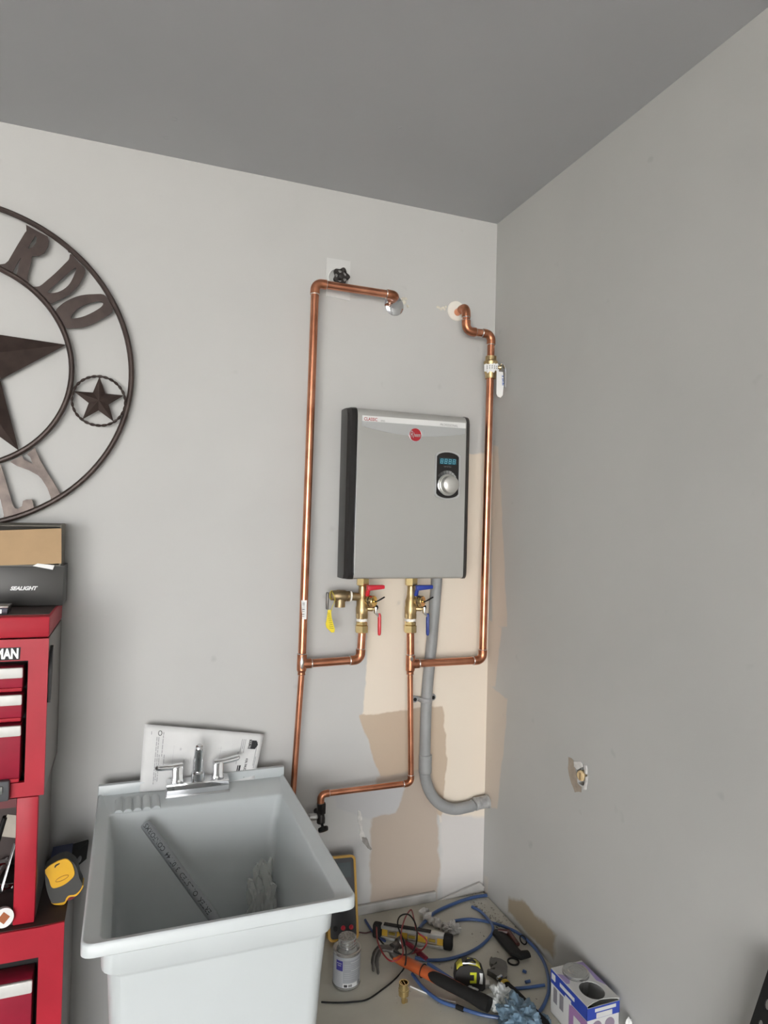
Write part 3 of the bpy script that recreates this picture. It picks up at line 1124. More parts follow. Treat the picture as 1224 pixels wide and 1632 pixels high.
obj('large_star', star(NB(), SC + V((0, .004, 0)), .245, .098, .048, math.radians(16.3)), m_rust, sign, smooth=False)
ss = W(157.5, 639, .022)
obj('small_star', star(NB(), V((ss.x, -.022, ss.z)), .062, .0245, .014, math.radians(90)), m_rust, sign, smooth=False)
bm = NB()
prev = []
for ph in (0, math.pi):
    pts = []
    for k in range(121):
        a = 2 * math.pi * k / 120
        rr = .0625 + .0019 * math.cos(14 * a + ph)
        pts.append(V((ss.x + rr * math.cos(a), -.022 + .0019 * math.sin(14 * a + ph), ss.z + rr * math.sin(a))))
    tube(bm, pts, .0019, 6, caps=False)
obj('twisted_ring', bm, m_rust, sign)
LET = {
    'letter_r': (330, [[(232, 160), (330, 215), (425, 265), (435, 300), (428, 350), (395, 410), (345, 437), (285, 440), (275, 500), (255, 580), (244, 640), (252, 672), (225, 672), (140, 618), (150, 590), (170, 520), (187, 450), (150, 510), (118, 570), (124, 605), (60, 575), (-30, 540), (-30, 520), (0, 512), (45, 505), (75, 480), (150, 350), (222, 232), (236, 215)],
                       [(312, 258), (328, 275), (320, 320), (290, 360), (250, 372), (270, 330), (300, 285)]], m_rust),
    'letter_d': (330, [[(622, 420), (612, 465), (580, 500), (500, 580), (420, 650), (350, 705), (285, 713), (340, 775), (440, 852), (500, 838), (600, 790), (680, 720), (730, 640), (758, 560), (700, 495), (650, 435)],
                       [(675, 545), (660, 600), (620, 680), (560, 735), (490, 762), (425, 758), (470, 710), (560, 630), (640, 560)]], m_rust),
    'letter_o': (330, [[(493, 930), (540, 870), (620, 820), (720, 785), (830, 775), (920, 778), (965, 830), (1003, 905), (990, 940), (920, 985), (830, 1035), (740, 1068), (640, 1078), (575, 1068), (535, 1000)],
                       [(635, 990), (640, 960), (690, 905), (780, 860), (870, 838), (912, 850), (905, 880), (850, 920), (760, 965), (690, 985)]], m_rust),
    'letter_y': (580, [[(240, 800), (310, 742), (322, 775), (360, 860), (430, 980), (500, 1090), (520, 1130), (553, 1170), (510, 1200), (455, 1228), (450, 1180), (420, 1100), (370, 1020), (340, 990), (260, 945), (150, 905), (90, 868), (195, 815), (215, 850), (260, 870), (292, 888), (270, 830)]], m_rust_sheen),
    'letter_l': (580, [[(12, 895), (18, 930), (45, 1010), (80, 1130), (115, 1250), (135, 1280), (165, 1285), (195, 1260), (205, 1215), (235, 1203), (285, 1200), (308, 1300), (180, 1345), (28, 1390), (35, 1340), (15, 1240), (-30, 1090), (-70, 960), (-80, 910)]], m_rust_sheen),
}
for nm, (oy, loops, m_) in LET.items():
    wl = [[W(x / 5.564, oy + y / 5.564, .020) for x, y in (smooth_loop(l, 3) if nm in ('letter_o', 'letter_d') else l)] for l in loops]
    obj(nm, prism(NB(), wl, (0, -.0025, 0)), m_, sign, smooth=False)
for nm, (x, y) in (('wall_tab', (-.389, 0)), ('wall_tab', (.389 * .6, .389 * .8)), ('wall_tab', (.389 * .6, -.389 * .8)), ('wall_tab', (-.389 * .6, .389 * .8))):
    obj(nm, lathe(NB(), [(.004, 0), (.004, .018)], SC + V((x, .022, y)), (0, -1, 0), 8), m_rust, sign)

# ================================================================== red tool chest and cabinet
m_red = mat('worn_red_enamel', (.42, .018, .034, 1), .42, spec=.28, var=.16, scale=9, bump=.06, bscale=25)
m_redd = mat('drawer_red_enamel', (.33, .016, .040, 1), .38, spec=.3, var=.22, scale=14)
m_side = mat('grey_cabinet_side', (.24, .225, .21, 1), .4, var=.12, scale=6)
m_top = mat('brown_liner_and_bay_shade', (.050, .026, .022, 1), .5, var=.4, scale=12)
m_in = mat('gap_shade_black', (.012, .010, .010, 1), .8)  # for black sheets that stand in for the shade behind the drawers
m_hand = mat('white_drawer_pull', (.74, .73, .70, 1), .4, .2, var=.1, scale=30)
TX, TY = -1.219, -.282
TXL = TX - .66
LX = TX - .655
# -- upper chest
ch = thing('tool_chest', 'red upper tool chest with white drawer pulls standing on the cabinet', 'tool chest', ((TX + TXL) / 2, -.14, .885))
Z0, Z1, ZT = .888, 1.217, 1.264


def open_box(bm, x0, x1, y0, y1, z0, z1, t, rects):
    """front frame at y0 with rectangular openings, plus back, sides, top, bottom"""
    outer = [V((x0, y0, z0)), V((x1, y0, z0)), V((x1, y0, z1)), V((x0, y0, z1))]
    holes = [[V((a, y0, c)), V((b_, y0, c)), V((b_, y0, d)), V((a, y0, d))] for a, b_, c, d in rects]
    prism(bm, [outer] + holes, (0, .012, 0))
    return bm


xo0, xo1 = TXL + .035, -1.2565
obj('front_frame', open_box(NB(), TXL, TX, TY, 0, Z0, Z1, .01, [(xo0, xo1, .918, 1.172)]), m_red, ch, smooth=False)
bm = NB()
box(bm, (TXL, TY + .012, Z0), (TX, -.004, Z0 + .004))
box(bm, (TXL, -.012, Z0), (TX, -.004, Z1))
box(bm, (TXL, TY + .012, Z0), (TXL + .004, -.004, Z1))
obj('shell', bm, m_red, ch, smooth=False)
obj('side_panel', box(NB(), (TX - .004, TY + .012, Z0), (TX, -.004, Z1)), m_side, ch, smooth=False)
obj('drawer_gap_shade', box(NB(), (TXL + .03, TY + .05, Z0 + .006), (TX - .03, TY + .06, Z1 - .002)), m_in, ch, smooth=False)
lid = obj('lid', box(NB(), (TXL - .002, TY - .003, Z1 + .003), (TX + .001, -.004, ZT), .004), m_red, ch)
obj('lid_liner', box(NB(), (TXL + .012, TY + .030, ZT - .001), (TX - .004, -.01, ZT + .0012)), m_top, lid, smooth=False)
# drawers
for za, zb in ((1.110, 1.160), (1.048, 1.104), (.922, 1.040)):
    x0, x1 = xo0 + .004, -1.2655
    dr = obj('drawer', box(NB(), (x0, TY - .004, za), (x1, TY + .048, zb), .002), m_redd, ch)
    ph = .022
    obj('pull', box(NB(), (x0, TY - .012, zb - ph), (x1 + .001, TY - .0045, zb), .003), m_hand, dr)
    bm = NB()
    box(bm, (x0, TY - .008, za), (x1, TY - .0042, za + .008), .002)
    obj('drawer_lip', bm, m_red, dr)
# badge lettering
zb = 1.1795
bz = obj('name_badge', prism(NB(), [[V((-1.475, TY, zb - .005)), V((-1.2725, TY, zb - .005)), V((-1.2715, TY, zb + .021)), V((-1.475, TY, zb + .021))]], (0, -.0015, 0)), ink, ch, smooth=False)
text('badge_lettering', 'CRAFTSMAN', .0285, V((-1.2745, TY - .0016, zb - .001)), (1, 0, 0), (0, 0, 1), mat('badge_white', (.85, .85, .83, 1), .4), bz, bold=.0012, lift=.0006, sx=.68, align='RIGHT')
# side handle and lock
bm = NB()
prism(bm, [[V((TX, -.276, 1.150)), V((TX, -.262, 1.185)), V((TX, -.244, 1.196)), V((TX, -.250, 1.14)), V((TX, -.262, 1.095)), V((TX, -.276, 1.080))]], (.006, 0, 0))
obj('side_handle', bm, black_p, ch)
bm = NB()
box(bm, (-1.40, TY - .018, .888), (-1.2815, TY - .001, .930), .004)
lk = obj('latch', bm, mat('dark_grey_latch', (.07, .072, .078, 1), .5), ch)
obj('latch_button', box(NB(), (-1.39, TY - .022, .905), (-1.293, TY - .0175, .921), .002), mat('latch_grey', (.25, .25, .24, 1), .35, .6), lk)

# -- open middle bay
ZL = .622
mb = thing('tool_chest', 'red open-fronted middle section with loose tools inside', 'tool chest', ((TX + TXL) / 2, -.14, ZL))
PX0 = -1.2695
obj('front_post', box(NB(), (PX0, TY, ZL + .001), (TX - .010, TY + .02, Z0 - .002), .002), m_red, mb)
obj('front_post', box(NB(), (TXL, TY, ZL + .001), (TXL + .04, TY + .02, Z0 - .002), .002), m_red, mb)
obj('side_panel', box(NB(), (TX - .014, TY + .02, ZL + .001), (TX - .010, -.006, Z0 - .002)), m_side, mb, smooth=False)
bm = NB()
box(bm, (TXL, -.014, ZL + .001), (TX - .015, -.006, Z0 - .002))
box(bm, (TXL, TY + .02, ZL + .001), (TXL + .004, -.014, Z0 - .002))
obj('back_panel', bm, m_top, mb, smooth=False)  # dark brown here stands in for the shade inside the bay
obj('tray_liner', box(NB(), (TXL + .005, TY + .005, ZL + .001), (TX - .015, -.015, ZL + .006)), m_top, mb, smooth=False)
obj('header_rail', box(NB(), (TXL + .04, TY, Z0 - .020), (PX0, TY + .02, Z0 - .002)), mat('shaded_red_enamel', (.10, .008, .012, 1), .5), mb, smooth=False)  # darker copy of the red, the bay's shade put into the colour

# -- lower cabinet
CX, CY = -1.170, -.302
cb = thing('tool_cabinet', 'red lower rolling tool cabinet carrying the chest', 'tool cabinet', ((CX + TXL) / 2, -.15, 0))
dx0, dx1 = TXL + .02, -1.217
obj('front_frame', open_box(NB(), TXL - .05, CX, CY, 0, .03, ZL - .013, .01, [(dx0, dx1, .10, .560)]), m_red, cb, smooth=False)
bm = NB()
prism(bm, [[V((TXL - .05, CY, ZL - .013)), V((TXL - .05, CY, ZL - .001)), V((-1.26, CY, ZL - .001)), V((-1.215, CY, ZL - .001)), V((CX, CY, ZL + .002)), V((CX, CY, ZL - .013))]], (0, .006, 0))
obj('front_lip', bm, m_red, cb, smooth=False)
obj('side_panel', box(NB(), (CX - .005, CY + .012, .03), (CX, -.004, ZL - .003)), m_side, cb, smooth=False)
bm = NB()
box(bm, (TXL - .05, -.012, .03), (CX - .005, -.004, ZL - .003))
box(bm, (TXL - .05, CY + .012, .03), (TXL - .045, -.012, ZL - .003))
box(bm, (TXL - .05, CY + .012, .03), (CX - .005, -.012, .036))
obj('shell', bm, m_red, cb, smooth=False)
obj('worktop', box(NB(), (TXL - .05, CY + .006, ZL - .004), (CX, -.004, ZL)), m_top, cb, smooth=False)
obj('drawer_gap_shade', box(NB(), (TXL - .03, CY + .05, .05), (CX - .02, CY + .06, ZL - .01)), m_in, cb, smooth=False)  # black sheet as the shade behind the cabinet drawers
for za, zb in ((.345, .522), (.12, .335)):
    dr = obj('drawer', box(NB(), (dx0 + .004, CY - .004, za), (-1.2265, CY + .048, zb), .002), m_redd, cb)
    obj('pull', box(NB(), (dx0 + .004, CY - .013, zb - .026), (-1.2255, CY - .0045, zb), .003), m_hand, dr)
for xx in (TXL, CX - .07):
    for yy in (CY + .06, -.07):
        obj('caster', lathe(NB(), [(.005, -.014), (.022, -.012), (.024, 0), (.022, .012), (.005, .014)], V((xx, yy, .0255)), (1, 0, 0), 16), black_r, cb)

# -- boxes on the lid
m_bbox = mat('black_carton', (.045, .043, .040, 1), .42, var=.15, scale=8)
m_card = mat('brown_cardboard', (.42, .28, .15, 1), .75, var=.08, scale=20, bump=.1)
BYF = .112
bxr = W(101, 935, BYF).x
zt_ = W(100, 903, BYF).z
bb = thing('lamp_box', 'black printed carton on top of the red tool chest', 'box', (bxr - .16, -.06, ZT + .0015))
bm = NB()
box(bm, (bxr - .32, -BYF, ZT + .0015), (bxr, -.006, zt_), .0015)
obj('carton', bm, m_bbox, bb)
text('box_lettering', 'SEALIGHT', .0118, W(16, 940.5, BYF) + V((0, -.0004, 0)), (1, 0, .0), (0, 0, 1), mat('print_white', (.8, .8, .8, 1), .5), bb, bold=.0006, shear=.35, sx=1.03)
obj('top_flap', box(NB(), (bxr - .32, -BYF - .001, zt_ + .0003), (bxr, -.006, zt_ + .0018)), m_bbox, bb, smooth=False)
cbx = thing('cardboard_box', 'open brown cardboard box lying on the black carton', 'box', (bxr - .16, -.06, zt_ + .002))
zc = W(98, 838, BYF).z
fl = [W(-130, 905, BYF + .004), W(0, 908, BYF + .004), W(98, 898, BYF + .004), W(98, 842, BYF + .004), W(-130, 850, BYF + .004)]
zlo = zt_ + .002
fl[0].z, fl[1].z = zlo + .001, zlo + .001
obj('front_panel', prism(NB(), [fl], (0, -.003, 0)), m_card, cbx, smooth=False)
m_card_s = mat('grey_cardboard', (.16, .145, .12, 1), .75)
xr = fl[3].x
bm = NB()
box(bm, (xr - .003, -BYF - .003, zlo), (xr, -.008, zc + .003))
obj('end_panel', bm, m_card_s, cbx, smooth=False)
bm = NB()
box(bm, (xr - .30, -.012, zlo), (xr - .003, -.008, zc + .004))
box(bm, (xr - .30, -BYF - .003, zlo), (xr - .297, -.012, zc))
box(bm, (xr - .297, -BYF - .003, zlo), (xr - .003, -.012, zlo + .002))
obj('back_panel', bm, m_card_s, cbx, smooth=False)
bm = NB()
prism(bm, [[V((xr - .297, -BYF - .006, zc - .004)), V((xr - .001, -BYF - .006, zc - .002)), V((xr - .001, -.014, zc + .003)), V((xr - .297, -.014, zc + .001))]], (0, 0, .002))
obj('top_flap', bm, m_card_s, cbx, smooth=False)
sl = thing('paper_slip', 'white paper slip between the cardboard box and black carton', 'paper', W(70, 905, BYF + .01))
bm = NB()
q = [W(52, 902, BYF + .0085), W(84, 908, BYF + .0085), W(87, 901, BYF + .0085), W(60, 898, BYF + .0085)]
prism(bm, [q], (0, -.0006, 0))
obj('slip', bm, paper_w, sl, smooth=False)
# small metal tin at frame edge
tin = thing('small_tin', 'small shiny tin on the chest lid in front of black carton', 'tin', F(8, 976, ZT + .001))
q = F(17, 976, ZT + .001)
bm = NB()
box(bm, (q.x - .07, q.y - .035, ZT + .0015), (q.x - .001, q.y + .015, ZT + .015), .002)
obj('case', bm, mat('tin_dark', (.12, .12, .15, 1), .25, .6), tin)
obj('tin_lid', box(NB(), (q.x - .071, q.y - .036, ZT + .015), (q.x, q.y + .016, ZT + .019), .001), mat('tin_lid', (.55, .52, .5, 1), .25, .8), tin)
obj('tin_label', box(NB(), (q.x - .06, q.y - .0358, ZT + .0035), (q.x - .012, q.y - .0352, ZT + .012)), paper_w, tin, smooth=False)

# -- loose tools in the middle bay
zl = ZL + .006
scr = thing('scraper', 'broad grey scraper blade leaning in the open tool bay', 'scraper', V((-1.30, -.21, zl)))
bl = [W(-6, 1332, .245), W(28, 1336, .245), W(29, 1300, .245), W(12, 1298, .245)]
obj('blade', prism(NB(), [bl], (0, .0015, 0)), mat('dull_blade', (.34, .31, .27, 1), .4, .7, var=.2), scr, smooth=False)
obj('handle', tube(NB(), [W(8, 1302, .244), W(-6, 1345, .242), W(-20, 1400, .24), W(-30, 1440, .23)], [.008, .011, .012, .010], 12, flat=.6), black_p, scr)
rt = thing('ratchet', 'chrome ratchet lying in the open tool bay', 'ratchet', F(0, 1400, zl))
a, b_ = F(-30, 1440, zl + .012), F(12, 1372, zl + .012)
obj('shaft', tube(NB(), [a, a.lerp(b_, .5), b_], [.008, .0065, .009], 12), chrome, rt)
obj('head', lathe(NB(), [(.014, -.010), (.016, -.008), (.016, .006), (.010, .010), (0, .010)], b_ + V((-.006, -.02, 0)), (0, 0, 1), 20), chrome, rt)
sk = thing('socket', 'short chrome socket lying beside the ratchet', 'socket', F(10, 1416, zl))
obj('barrel', lathe(NB(), [(.006, 0), (.011, 0), (.011, .012), (.009, .016), (.009, .028), (.005, .028)], F(-2, 1418, zl + .0113), (1, .1, 0), 18), chrome, sk)
obj('bore_shade', lathe(NB(), [(0, .0281), (.006, .0281), (.006, .0285), (0, .0285)], F(-2, 1418, zl + .0113), (1, .1, 0), 14), ink, sk)  # black disc painted on the end as the shade in the hole
br_ = thing('steel_bar', 'flat steel square blade leaning in the tool bay', 'ruler', F(5, 1445, zl))
obj('blade', prism(NB(), [[W(0, 1420, .235), W(4, 1420, .235), W(25, 1345, .2), W(22, 1343, .2)]], (0, -.002, 0)), steel, br_, smooth=False)
obj('stock', tube(NB(), [W(2, 1418, .237), W(-12, 1424, .239)], .005, 8), black_p, br_)
rl = thing('tape_roll', 'white roll with orange core at the front of the tool bay', 'tape roll', F(6, 1462, zl))
rc = F(5, 1468, zl + .012) + V((0, 0, .008))
obj('roll', lathe(NB(), [(.010, -.008), (.0185, -.008), (.0185, .008), (.010, .008)], rc, (.25, -1, .25), 28), white_p, rl)
obj('core', lathe(NB(), [(.0, -.0085), (.0115, -.0085), (.0115, .0085), (0, .0085)], rc, (.25, -1, .25), 4), mat('orange_brown_core', (.35, .10, .03, 1), .5), rl, smooth=False)

# -- yellow tape measure and blue case on the cabinet ledge
CR = 6.275
tm = thing('tape_measure', 'yellow and black tape measure standing on the red cabinet ledge', 'tape measure', F(90, 1440, ZL))
YT = .232
yel = mat('tool_yellow', (.66, .36, .015, 1), .35)


def tpx(pts, off):
    return [W(x / CR, 1220 + y / CR, off) for x, y in smooth_loop(pts, 3)]


bm = NB()
prism(bm, [tpx([(448, 1050), (455, 1180), (480, 1290), (515, 1370), (540, 1380), (640, 1365), (660, 1330), (690, 1300), (760, 1285), (822, 1205), (790, 1120), (770, 1030), (725, 965), (640, 930), (540, 970), (460, 1030)], YT)], (0, .034, 0))
bmesh.ops.bevel(bm, geom=[e for e in bm.edges if e.calc_face_angle(0) > 1.2], offset=.003, segments=2, affect='EDGES')
bod = obj('case', bm, mat('charcoal_rubber', (.045, .045, .042, 1), .6), tm)
bm = NB()
prism(bm, [tpx([(452, 1040), (550, 965), (650, 928), (705, 955), (735, 1010), (745, 1085), (690, 1150), (620, 1195), (545, 1218), (512, 1200), (490, 1130)], YT)], (0, -.004, 0))
bmesh.ops.bevel(bm, geom=[e for e in bm.edges if e.calc_face_angle(0) > .9], offset=.0012, segments=2, affect='EDGES')
fp = obj('face_plate', bm, yel, tm)
bm = NB()
prism(bm, [tpx([(512, 1360), (535, 1382), (625, 1368), (655, 1330), (690, 1292), (755, 1272), (822, 1200), (828, 1222), (768, 1302), (700, 1315), (672, 1345), (640, 1390), (560, 1395), (520, 1380)], YT - .001)], (0, .034, 0))
obj('lower_trim', bm, yel, tm, smooth=False)
bm = NB()
tube(bm, [W(620 / CR, 1220 + 1130 / CR, YT + .0045) + V((.0125 * math.cos(a), 0, .0045 * math.sin(a) + .004 * math.cos(a))) for a in [2 * math.pi * k / 24 for k in range(25)]], .0009, 6)
obj('emblem_ring', bm, mat('tool_yellow_dark', (.40, .19, .01, 1), .4), fp)
bm = NB()
prism(bm, [tpx([(545, 1010), (560, 990), (598, 975), (590, 990), (565, 1005), (550, 1025)], YT + .0042)], (0, -.0006, 0))
obj('lock_slot', bm, ink, fp, smooth=False)
bm = NB()
q = tpx([(645, 1378), (655, 1378), (648, 1520), (638, 1525)], YT - .012)
prism(bm, [q], (0, .012, 0))
obj('blade_tip', bm, mat('tape_blade_red', (.30, .10, .06, 1), .4), tm, smooth=False)
bm = NB()
prism(bm, [tpx([(660, 1345), (700, 1312), (755, 1300), (735, 1330), (690, 1350)], YT - .002)], (0, .028, 0))
obj('belt_clip', bm, mat('dark_red_plastic', (.14, .01, .02, 1), .4), tm, smooth=False)
nb = thing('blade_case', 'dark navy case with black end behind the yellow tape measure', 'tool case', F(106, 1375, ZL))
navy = mat('navy_plastic', (.018, .026, .085, 1), .4)
aA, aB = F(100, 1376, ZL + .004), F(131, 1361, ZL + .004)
bm = NB()
P = [V((-1.222, -.10, ZL + .001)), V((-1.178, -.092, ZL + .001)), V((-1.178, -.030, ZL + .001)), V((-1.222, -.038, ZL + .001))]
prism(bm, [P], (.004, 0, .044))
obj('case', bm, navy, nb, smooth=False)
bm = NB()
P = [V((-1.176, -.092, ZL + .001)), V((-1.142, -.040, ZL + .006)), V((-1.144, -.028, ZL + .006)), V((-1.178, -.030, ZL + .001))]
prism(bm, [P], (.004, 0, .042))
ed = obj('end_cover', bm, black_p, nb, smooth=False)
obj('end_knob', lathe(NB(), [(.008, 0), (.008, .003), (0, .005)], V((-1.159, -.066, ZL + .020)), (.83, -.55, 0), 14), mat('grey_knob', (.2, .2, .2, 1), .5), ed)

# ================================================================== utility sink
m_sink = mat('white_sink_plastic', (.57, .605, .612, 1), .38, var=.03, scale=6)
SX0, SX1, SYB, SYF, SZ = -1.120, -.655, -.050, -.692, .792
sink = thing('utility_sink', 'white plastic utility sink standing between tool cabinet and slab', 'sink', ((SX0 + SX1) / 2, (SYB + SYF) / 2, 0))


def rrect(x0, x1, y0, y1, z, r, n=5):
    pts = []
    for cx, cy, a0 in ((x1 - r, y1 - r, 0), (x0 + r, y1 - r, 90), (x0 + r, y0 + r, 180), (x1 - r, y0 + r, 270)):
        for k in range(n + 1):
            a = math.radians(a0 + 90 * k / n)
            pts.append(V((cx + r * math.cos(a), cy + r * math.sin(a), z)))
    return pts


def loft(bm, rings, cap0=True, cap1=True):
    vr = [[bm.verts.new(p) for p in r] for r in rings]
    n = len(vr[0])
    for a, b_ in zip(vr, vr[1:]):
        for k in range(n):
            bm.faces.new((a[k], a[(k + 1) % n], b_[(k + 1) % n], b_[k]))
    if cap0:
        bm.faces.new(vr[0][::-1])
    if cap1:
        bm.faces.new(vr[-1])
    return bm


rings = [
    rrect(-1.062, -.712, -.636, -.085, .40, .03),
    rrect(-1.079, -.698, -.657, -.075, .708, .03),
    rrect(-1.081, -.696, -.660, -.073, .714, .03),
    rrect(-1.089, -.690, -.669, -.068, .722, .03),
    rrect(-1.091, -.687, -.671, -.066, .770, .03),
    rrect(SX0 + .004, SX1 - .004, SYF + .004, SYB - .002, .768, .016),
    rrect(SX0, SX1, SYF, SYB, .771, .018),
    rrect(SX0, SX1, SYF, SYB, SZ - .003, .018),
    rrect(SX0 + .003, SX1 - .003, SYF + .003, SYB - .002, SZ, .016),
    rrect(SX0 + .007, SX1 - .007, SYF + .007, SYB - .003, SZ - .0005, .014),
    rrect(SX0 + .010, SX1 - .010, SYF + .010, SYB - .004, SZ - .004, .012),
    rrect(-1.094, -.683, -.672, -.168, SZ - .006, .016),
    rrect(-1.090, -.687, -.668, -.172, SZ - .011, .016),
    rrect(-1.085, -.692, -.663, -.175, SZ - .055, .018),
    rrect(-1.080, -.697, -.657, -.179, SZ - .062, .018),
    rrect(-1.068, -.710, -.640, -.194, .50, .03),
    rrect(-1.058, -.720, -.628, -.204, .482, .03),
    rrect(-1.045, -.735, -.610, -.220, .478, .03),
]
obj('basin', loft(NB(), rings), m_sink, sink, angle=50)
obj('back_ledge', box(NB(), (SX0, -.064, SZ - .006), (SX1, SYB + .002, SZ + .021), .003), m_sink, sink)
for k in range(5):
    x = F(189 + k * 15, 1285 - k * 1.8, SZ).x
    bm = NB()
    loft(bm, [[V((x + a * w, y, SZ - .0075 + h)) for a, h in ((-.0105, 0), (-.008, .0045), (-.003, .007), (.003, .007), (.008, .0045), (.0105, 0))] for y, w in ((-.095, .7), (-.10, 1), (-.166, 1), (-.170, .9))])
    obj('soap_ridge', bm, m_sink, sink)
lx = []
for xx in (-1.05, -.725):
    for yy in (-.12, -.61):
        obj('leg', tube(NB(), [V((xx, yy, 0)), V((xx, yy, .402))], [.014, .018], 12), m_sink, sink)
obj('drain', lathe(NB(), [(.0, 0), (.03, 0), (.038, .003), (.040, .0), (.0, -.003)], V((-.888, -.40, .4785)), (0, 0, 1), 24), steel, sink)

# ---- faucet
FX, FY = -.886, -.100
fa = thing('faucet', 'chrome two-handle faucet on the back of the white sink', 'faucet', (FX, FY, SZ - .004))
zb_ = SZ - .004
bm = NB()
box(bm, (FX - .076, FY - .022, zb_), (FX + .076, FY + .020, SZ + .027), .002)
obj('base', bm, chrome, fa)
obj('base_gasket', box(NB(), (FX - .078, FY - .025, zb_ - .001), (FX + .078, FY + .022, zb_ + .002), .0005), mat('grey_gasket', (.5, .5, .5, 1), .3, .8), fa)
zt2 = SZ + .027
for s in (-1, 1):
    hx_ = FX + s * .050
    bm = NB()
    loft(bm, [rrect(hx_ - w, hx_ + w, FY - w, FY + w, z, .004, 3) for w, z in ((.0145, zt2 - .001), (.0145, zt2 + .004), (.0125, zt2 + .010), (.0130, zt2 + .034), (.0110, zt2 + .039))])
    h_ = obj('handle', bm, chrome, fa, angle=35)
    bm = NB()
    d = V((s * .93, -.25 if s < 0 else .1, 0)).normalized()
    q = V((hx_, FY, zt2 + .036))
    tube(bm, [q - d * .012, q + d * .016 + V((0, 0, .001)), q + d * .04 + V((0, 0, .004)), q + d * .052 + V((0, 0, .006)), q + d * .056 + V((0, 0, .006))], [.010, .0085, .0095, .009, .004], 14, flat=.8)
    obj('lever', bm, chrome, h_)
    obj('index_button', lathe(NB(), [(.003, 0), (.003, .002), (0, .003)], V((hx_ - s * .004, FY - .0145, zt2 + .004)), (0, -1, .2), 10), white_p, h_)
bm = NB()
lathe(bm, [(.017, -.001), (.017, .018), (.015, .021), (.012, .022)], V((FX, FY - .004, zt2)), (0, 0, 1), 24)
sp_ = obj('spout_collar', bm, chrome, fa)
bm = NB()
tube(bm, [V((FX, FY - .002, zt2 + .012)), V((FX, FY - .004, zt2 + .035)), V((FX, FY - .010, zt2 + .060)), V((FX, FY - .017, zt2 + .080)), V((FX, FY - .022, zt2 + .0875)), V((FX, FY - .025, zt2 + .089))], [.0138, .0130, .0120, .0108, .0085, .003], 20)
obj('spout', bm, chrome, fa)

# ---- instruction sheet
PA, PB = W(222, 1260, .068), W(405, 1243, .068)
PC, PD = W(421, 1170, .024), W(230, 1154, .030)
PA.z = PB.z = SZ - .003
pap = thing('instruction_sheet', 'white printed instruction sheet standing behind the faucet', 'paper', (PA + PB) / 2)


def ppt(u, v, l=0):
    p = PA.lerp(PB, u).lerp(PD.lerp(PC, u), v)
    p = p + V((0, -.014 * math.sin(math.pi * u) * v - .004 * math.sin(2 * math.pi * u) * (1 - v), .004 * math.sin(math.pi * u) * v))
    p.y = max(min(p.y, -.003), -.0775)
    return p + V((0, -l, l * .3))


bm = NB()
NU, NV = 24, 10
gv = [[bm.verts.new(ppt(i / NU, j / NV)) for j in range(NV + 1)] for i in range(NU + 1)]
for i in range(NU):
    for j in range(NV):
        bm.faces.new((gv[i][j], gv[i + 1][j], gv[i + 1][j + 1], gv[i][j + 1]))
m_sheet = mat('instruction_paper', (.72, .72, .715, 1), .8, var=.10, scale=14)
sheet = obj('sheet', bm, m_sheet, pap)
sheet.modifiers.new('t', 'SOLIDIFY').thickness = .0004
sheet['label'] = 'white sheet with black print'
PW, PH = (PB - PA).length, (PD - PA).length


def print_strip(name, items, m):
    bm = NB()
    for u0, v0, u1, v1 in items:
        n = max(1, int(abs(v1 - v0) / .1), int(abs(u1 - u0) / .05))
        for k in range(n):
            a, b_ = k / n, (k + 1) / n
            if abs(v1 - v0) > abs(u1 - u0):
                q = [ppt(u0, v0 + (v1 - v0) * a, .0009), ppt(u1, v0 + (v1 - v0) * a, .0009), ppt(u1, v0 + (v1 - v0) * b_, .0009), ppt(u0, v0 + (v1 - v0) * b_, .0009)]
            else:
                q = [ppt(u0 + (u1 - u0) * a, v0, .0009), ppt(u0 + (u1 - u0) * b_, v0, .0009), ppt(u0 + (u1 - u0) * b_, v1, .0009), ppt(u0 + (u1 - u0) * a, v1, .0009)]
            bm.faces.new([bm.verts.new(p) for p in q])
    return obj(name, bm, m, sheet, smooth=False)


def paper_text(body, size, u, v, m, bold=0):
    """lettering that reads down the sheet"""
    t = text('print', body, size, (0, 0, 0), (1, 0, 0), (0, 1, 0), m, None, bold=bold, lift=0)
    sh = root_shift(sheet)
    for w in t.data.vertices:
        w.co = ppt(u + w.co.y / PW, v - w.co.x / PH, .0010) - sh
    t.parent = sheet
    return t


m_fp = mat('fine_print', (.34, .34, .35, 1), .8)
lines = []
r2 = random.Random(5)
for c, (u, v0, v1) in enumerate(((.105, .82, .10), (.120, .82, .16), (.135, .55, .14), (.155, .90, .52), (.175, .55, .30))):
    v = v0
    while v > v1:
        L_ = r2.uniform(.03, .08)
        lines.append((u, v, u + .006, max(v - L_, v1)))
        v -= L_ + .012
for u, v0, v1 in ((.060, .90, .85), (.815, .86, .60), (.83, .86, .66), (.845, .86, .58), (.80, .60, .35), (.965, .50, .25), (.955, .82, .30)):
    lines.append((u, v0, u + .005, v1))
print_strip('fine_print', lines, m_fp)
print_strip('diagram', [(.30, .62, .315, .66), (.34, .42, .352, .47), (.36, .50, .362, .40), (.40, .52, .402, .38), (.62, .66, .66, .665), (.645, .70, .648, .45), (.66, .6, .69, .605), (.25, .3, .252, .7), (.47, .30, .472, .55)], mat('diagram_grey', (.52, .52, .53, 1), .8))
print_strip('print_block', [(.905, .845, .945, .66), (.82, .32, .83, .16), (.835, .32, .85, .16)], ink)
print_strip('print_block', [(.915, .80, .920, .70), (.93, .82, .935, .69)], m_sheet)
paper_text('SOURCE', .0085, .882, .86, ink, .0004)
paper_text('4 IN. FAUCET KIT', .0085, .882, .46, ink, .0002)
bm = NB()
q = [ppt(.945, .85, .001), ppt(.965, .755, .001), ppt(.945, .655, .001)]
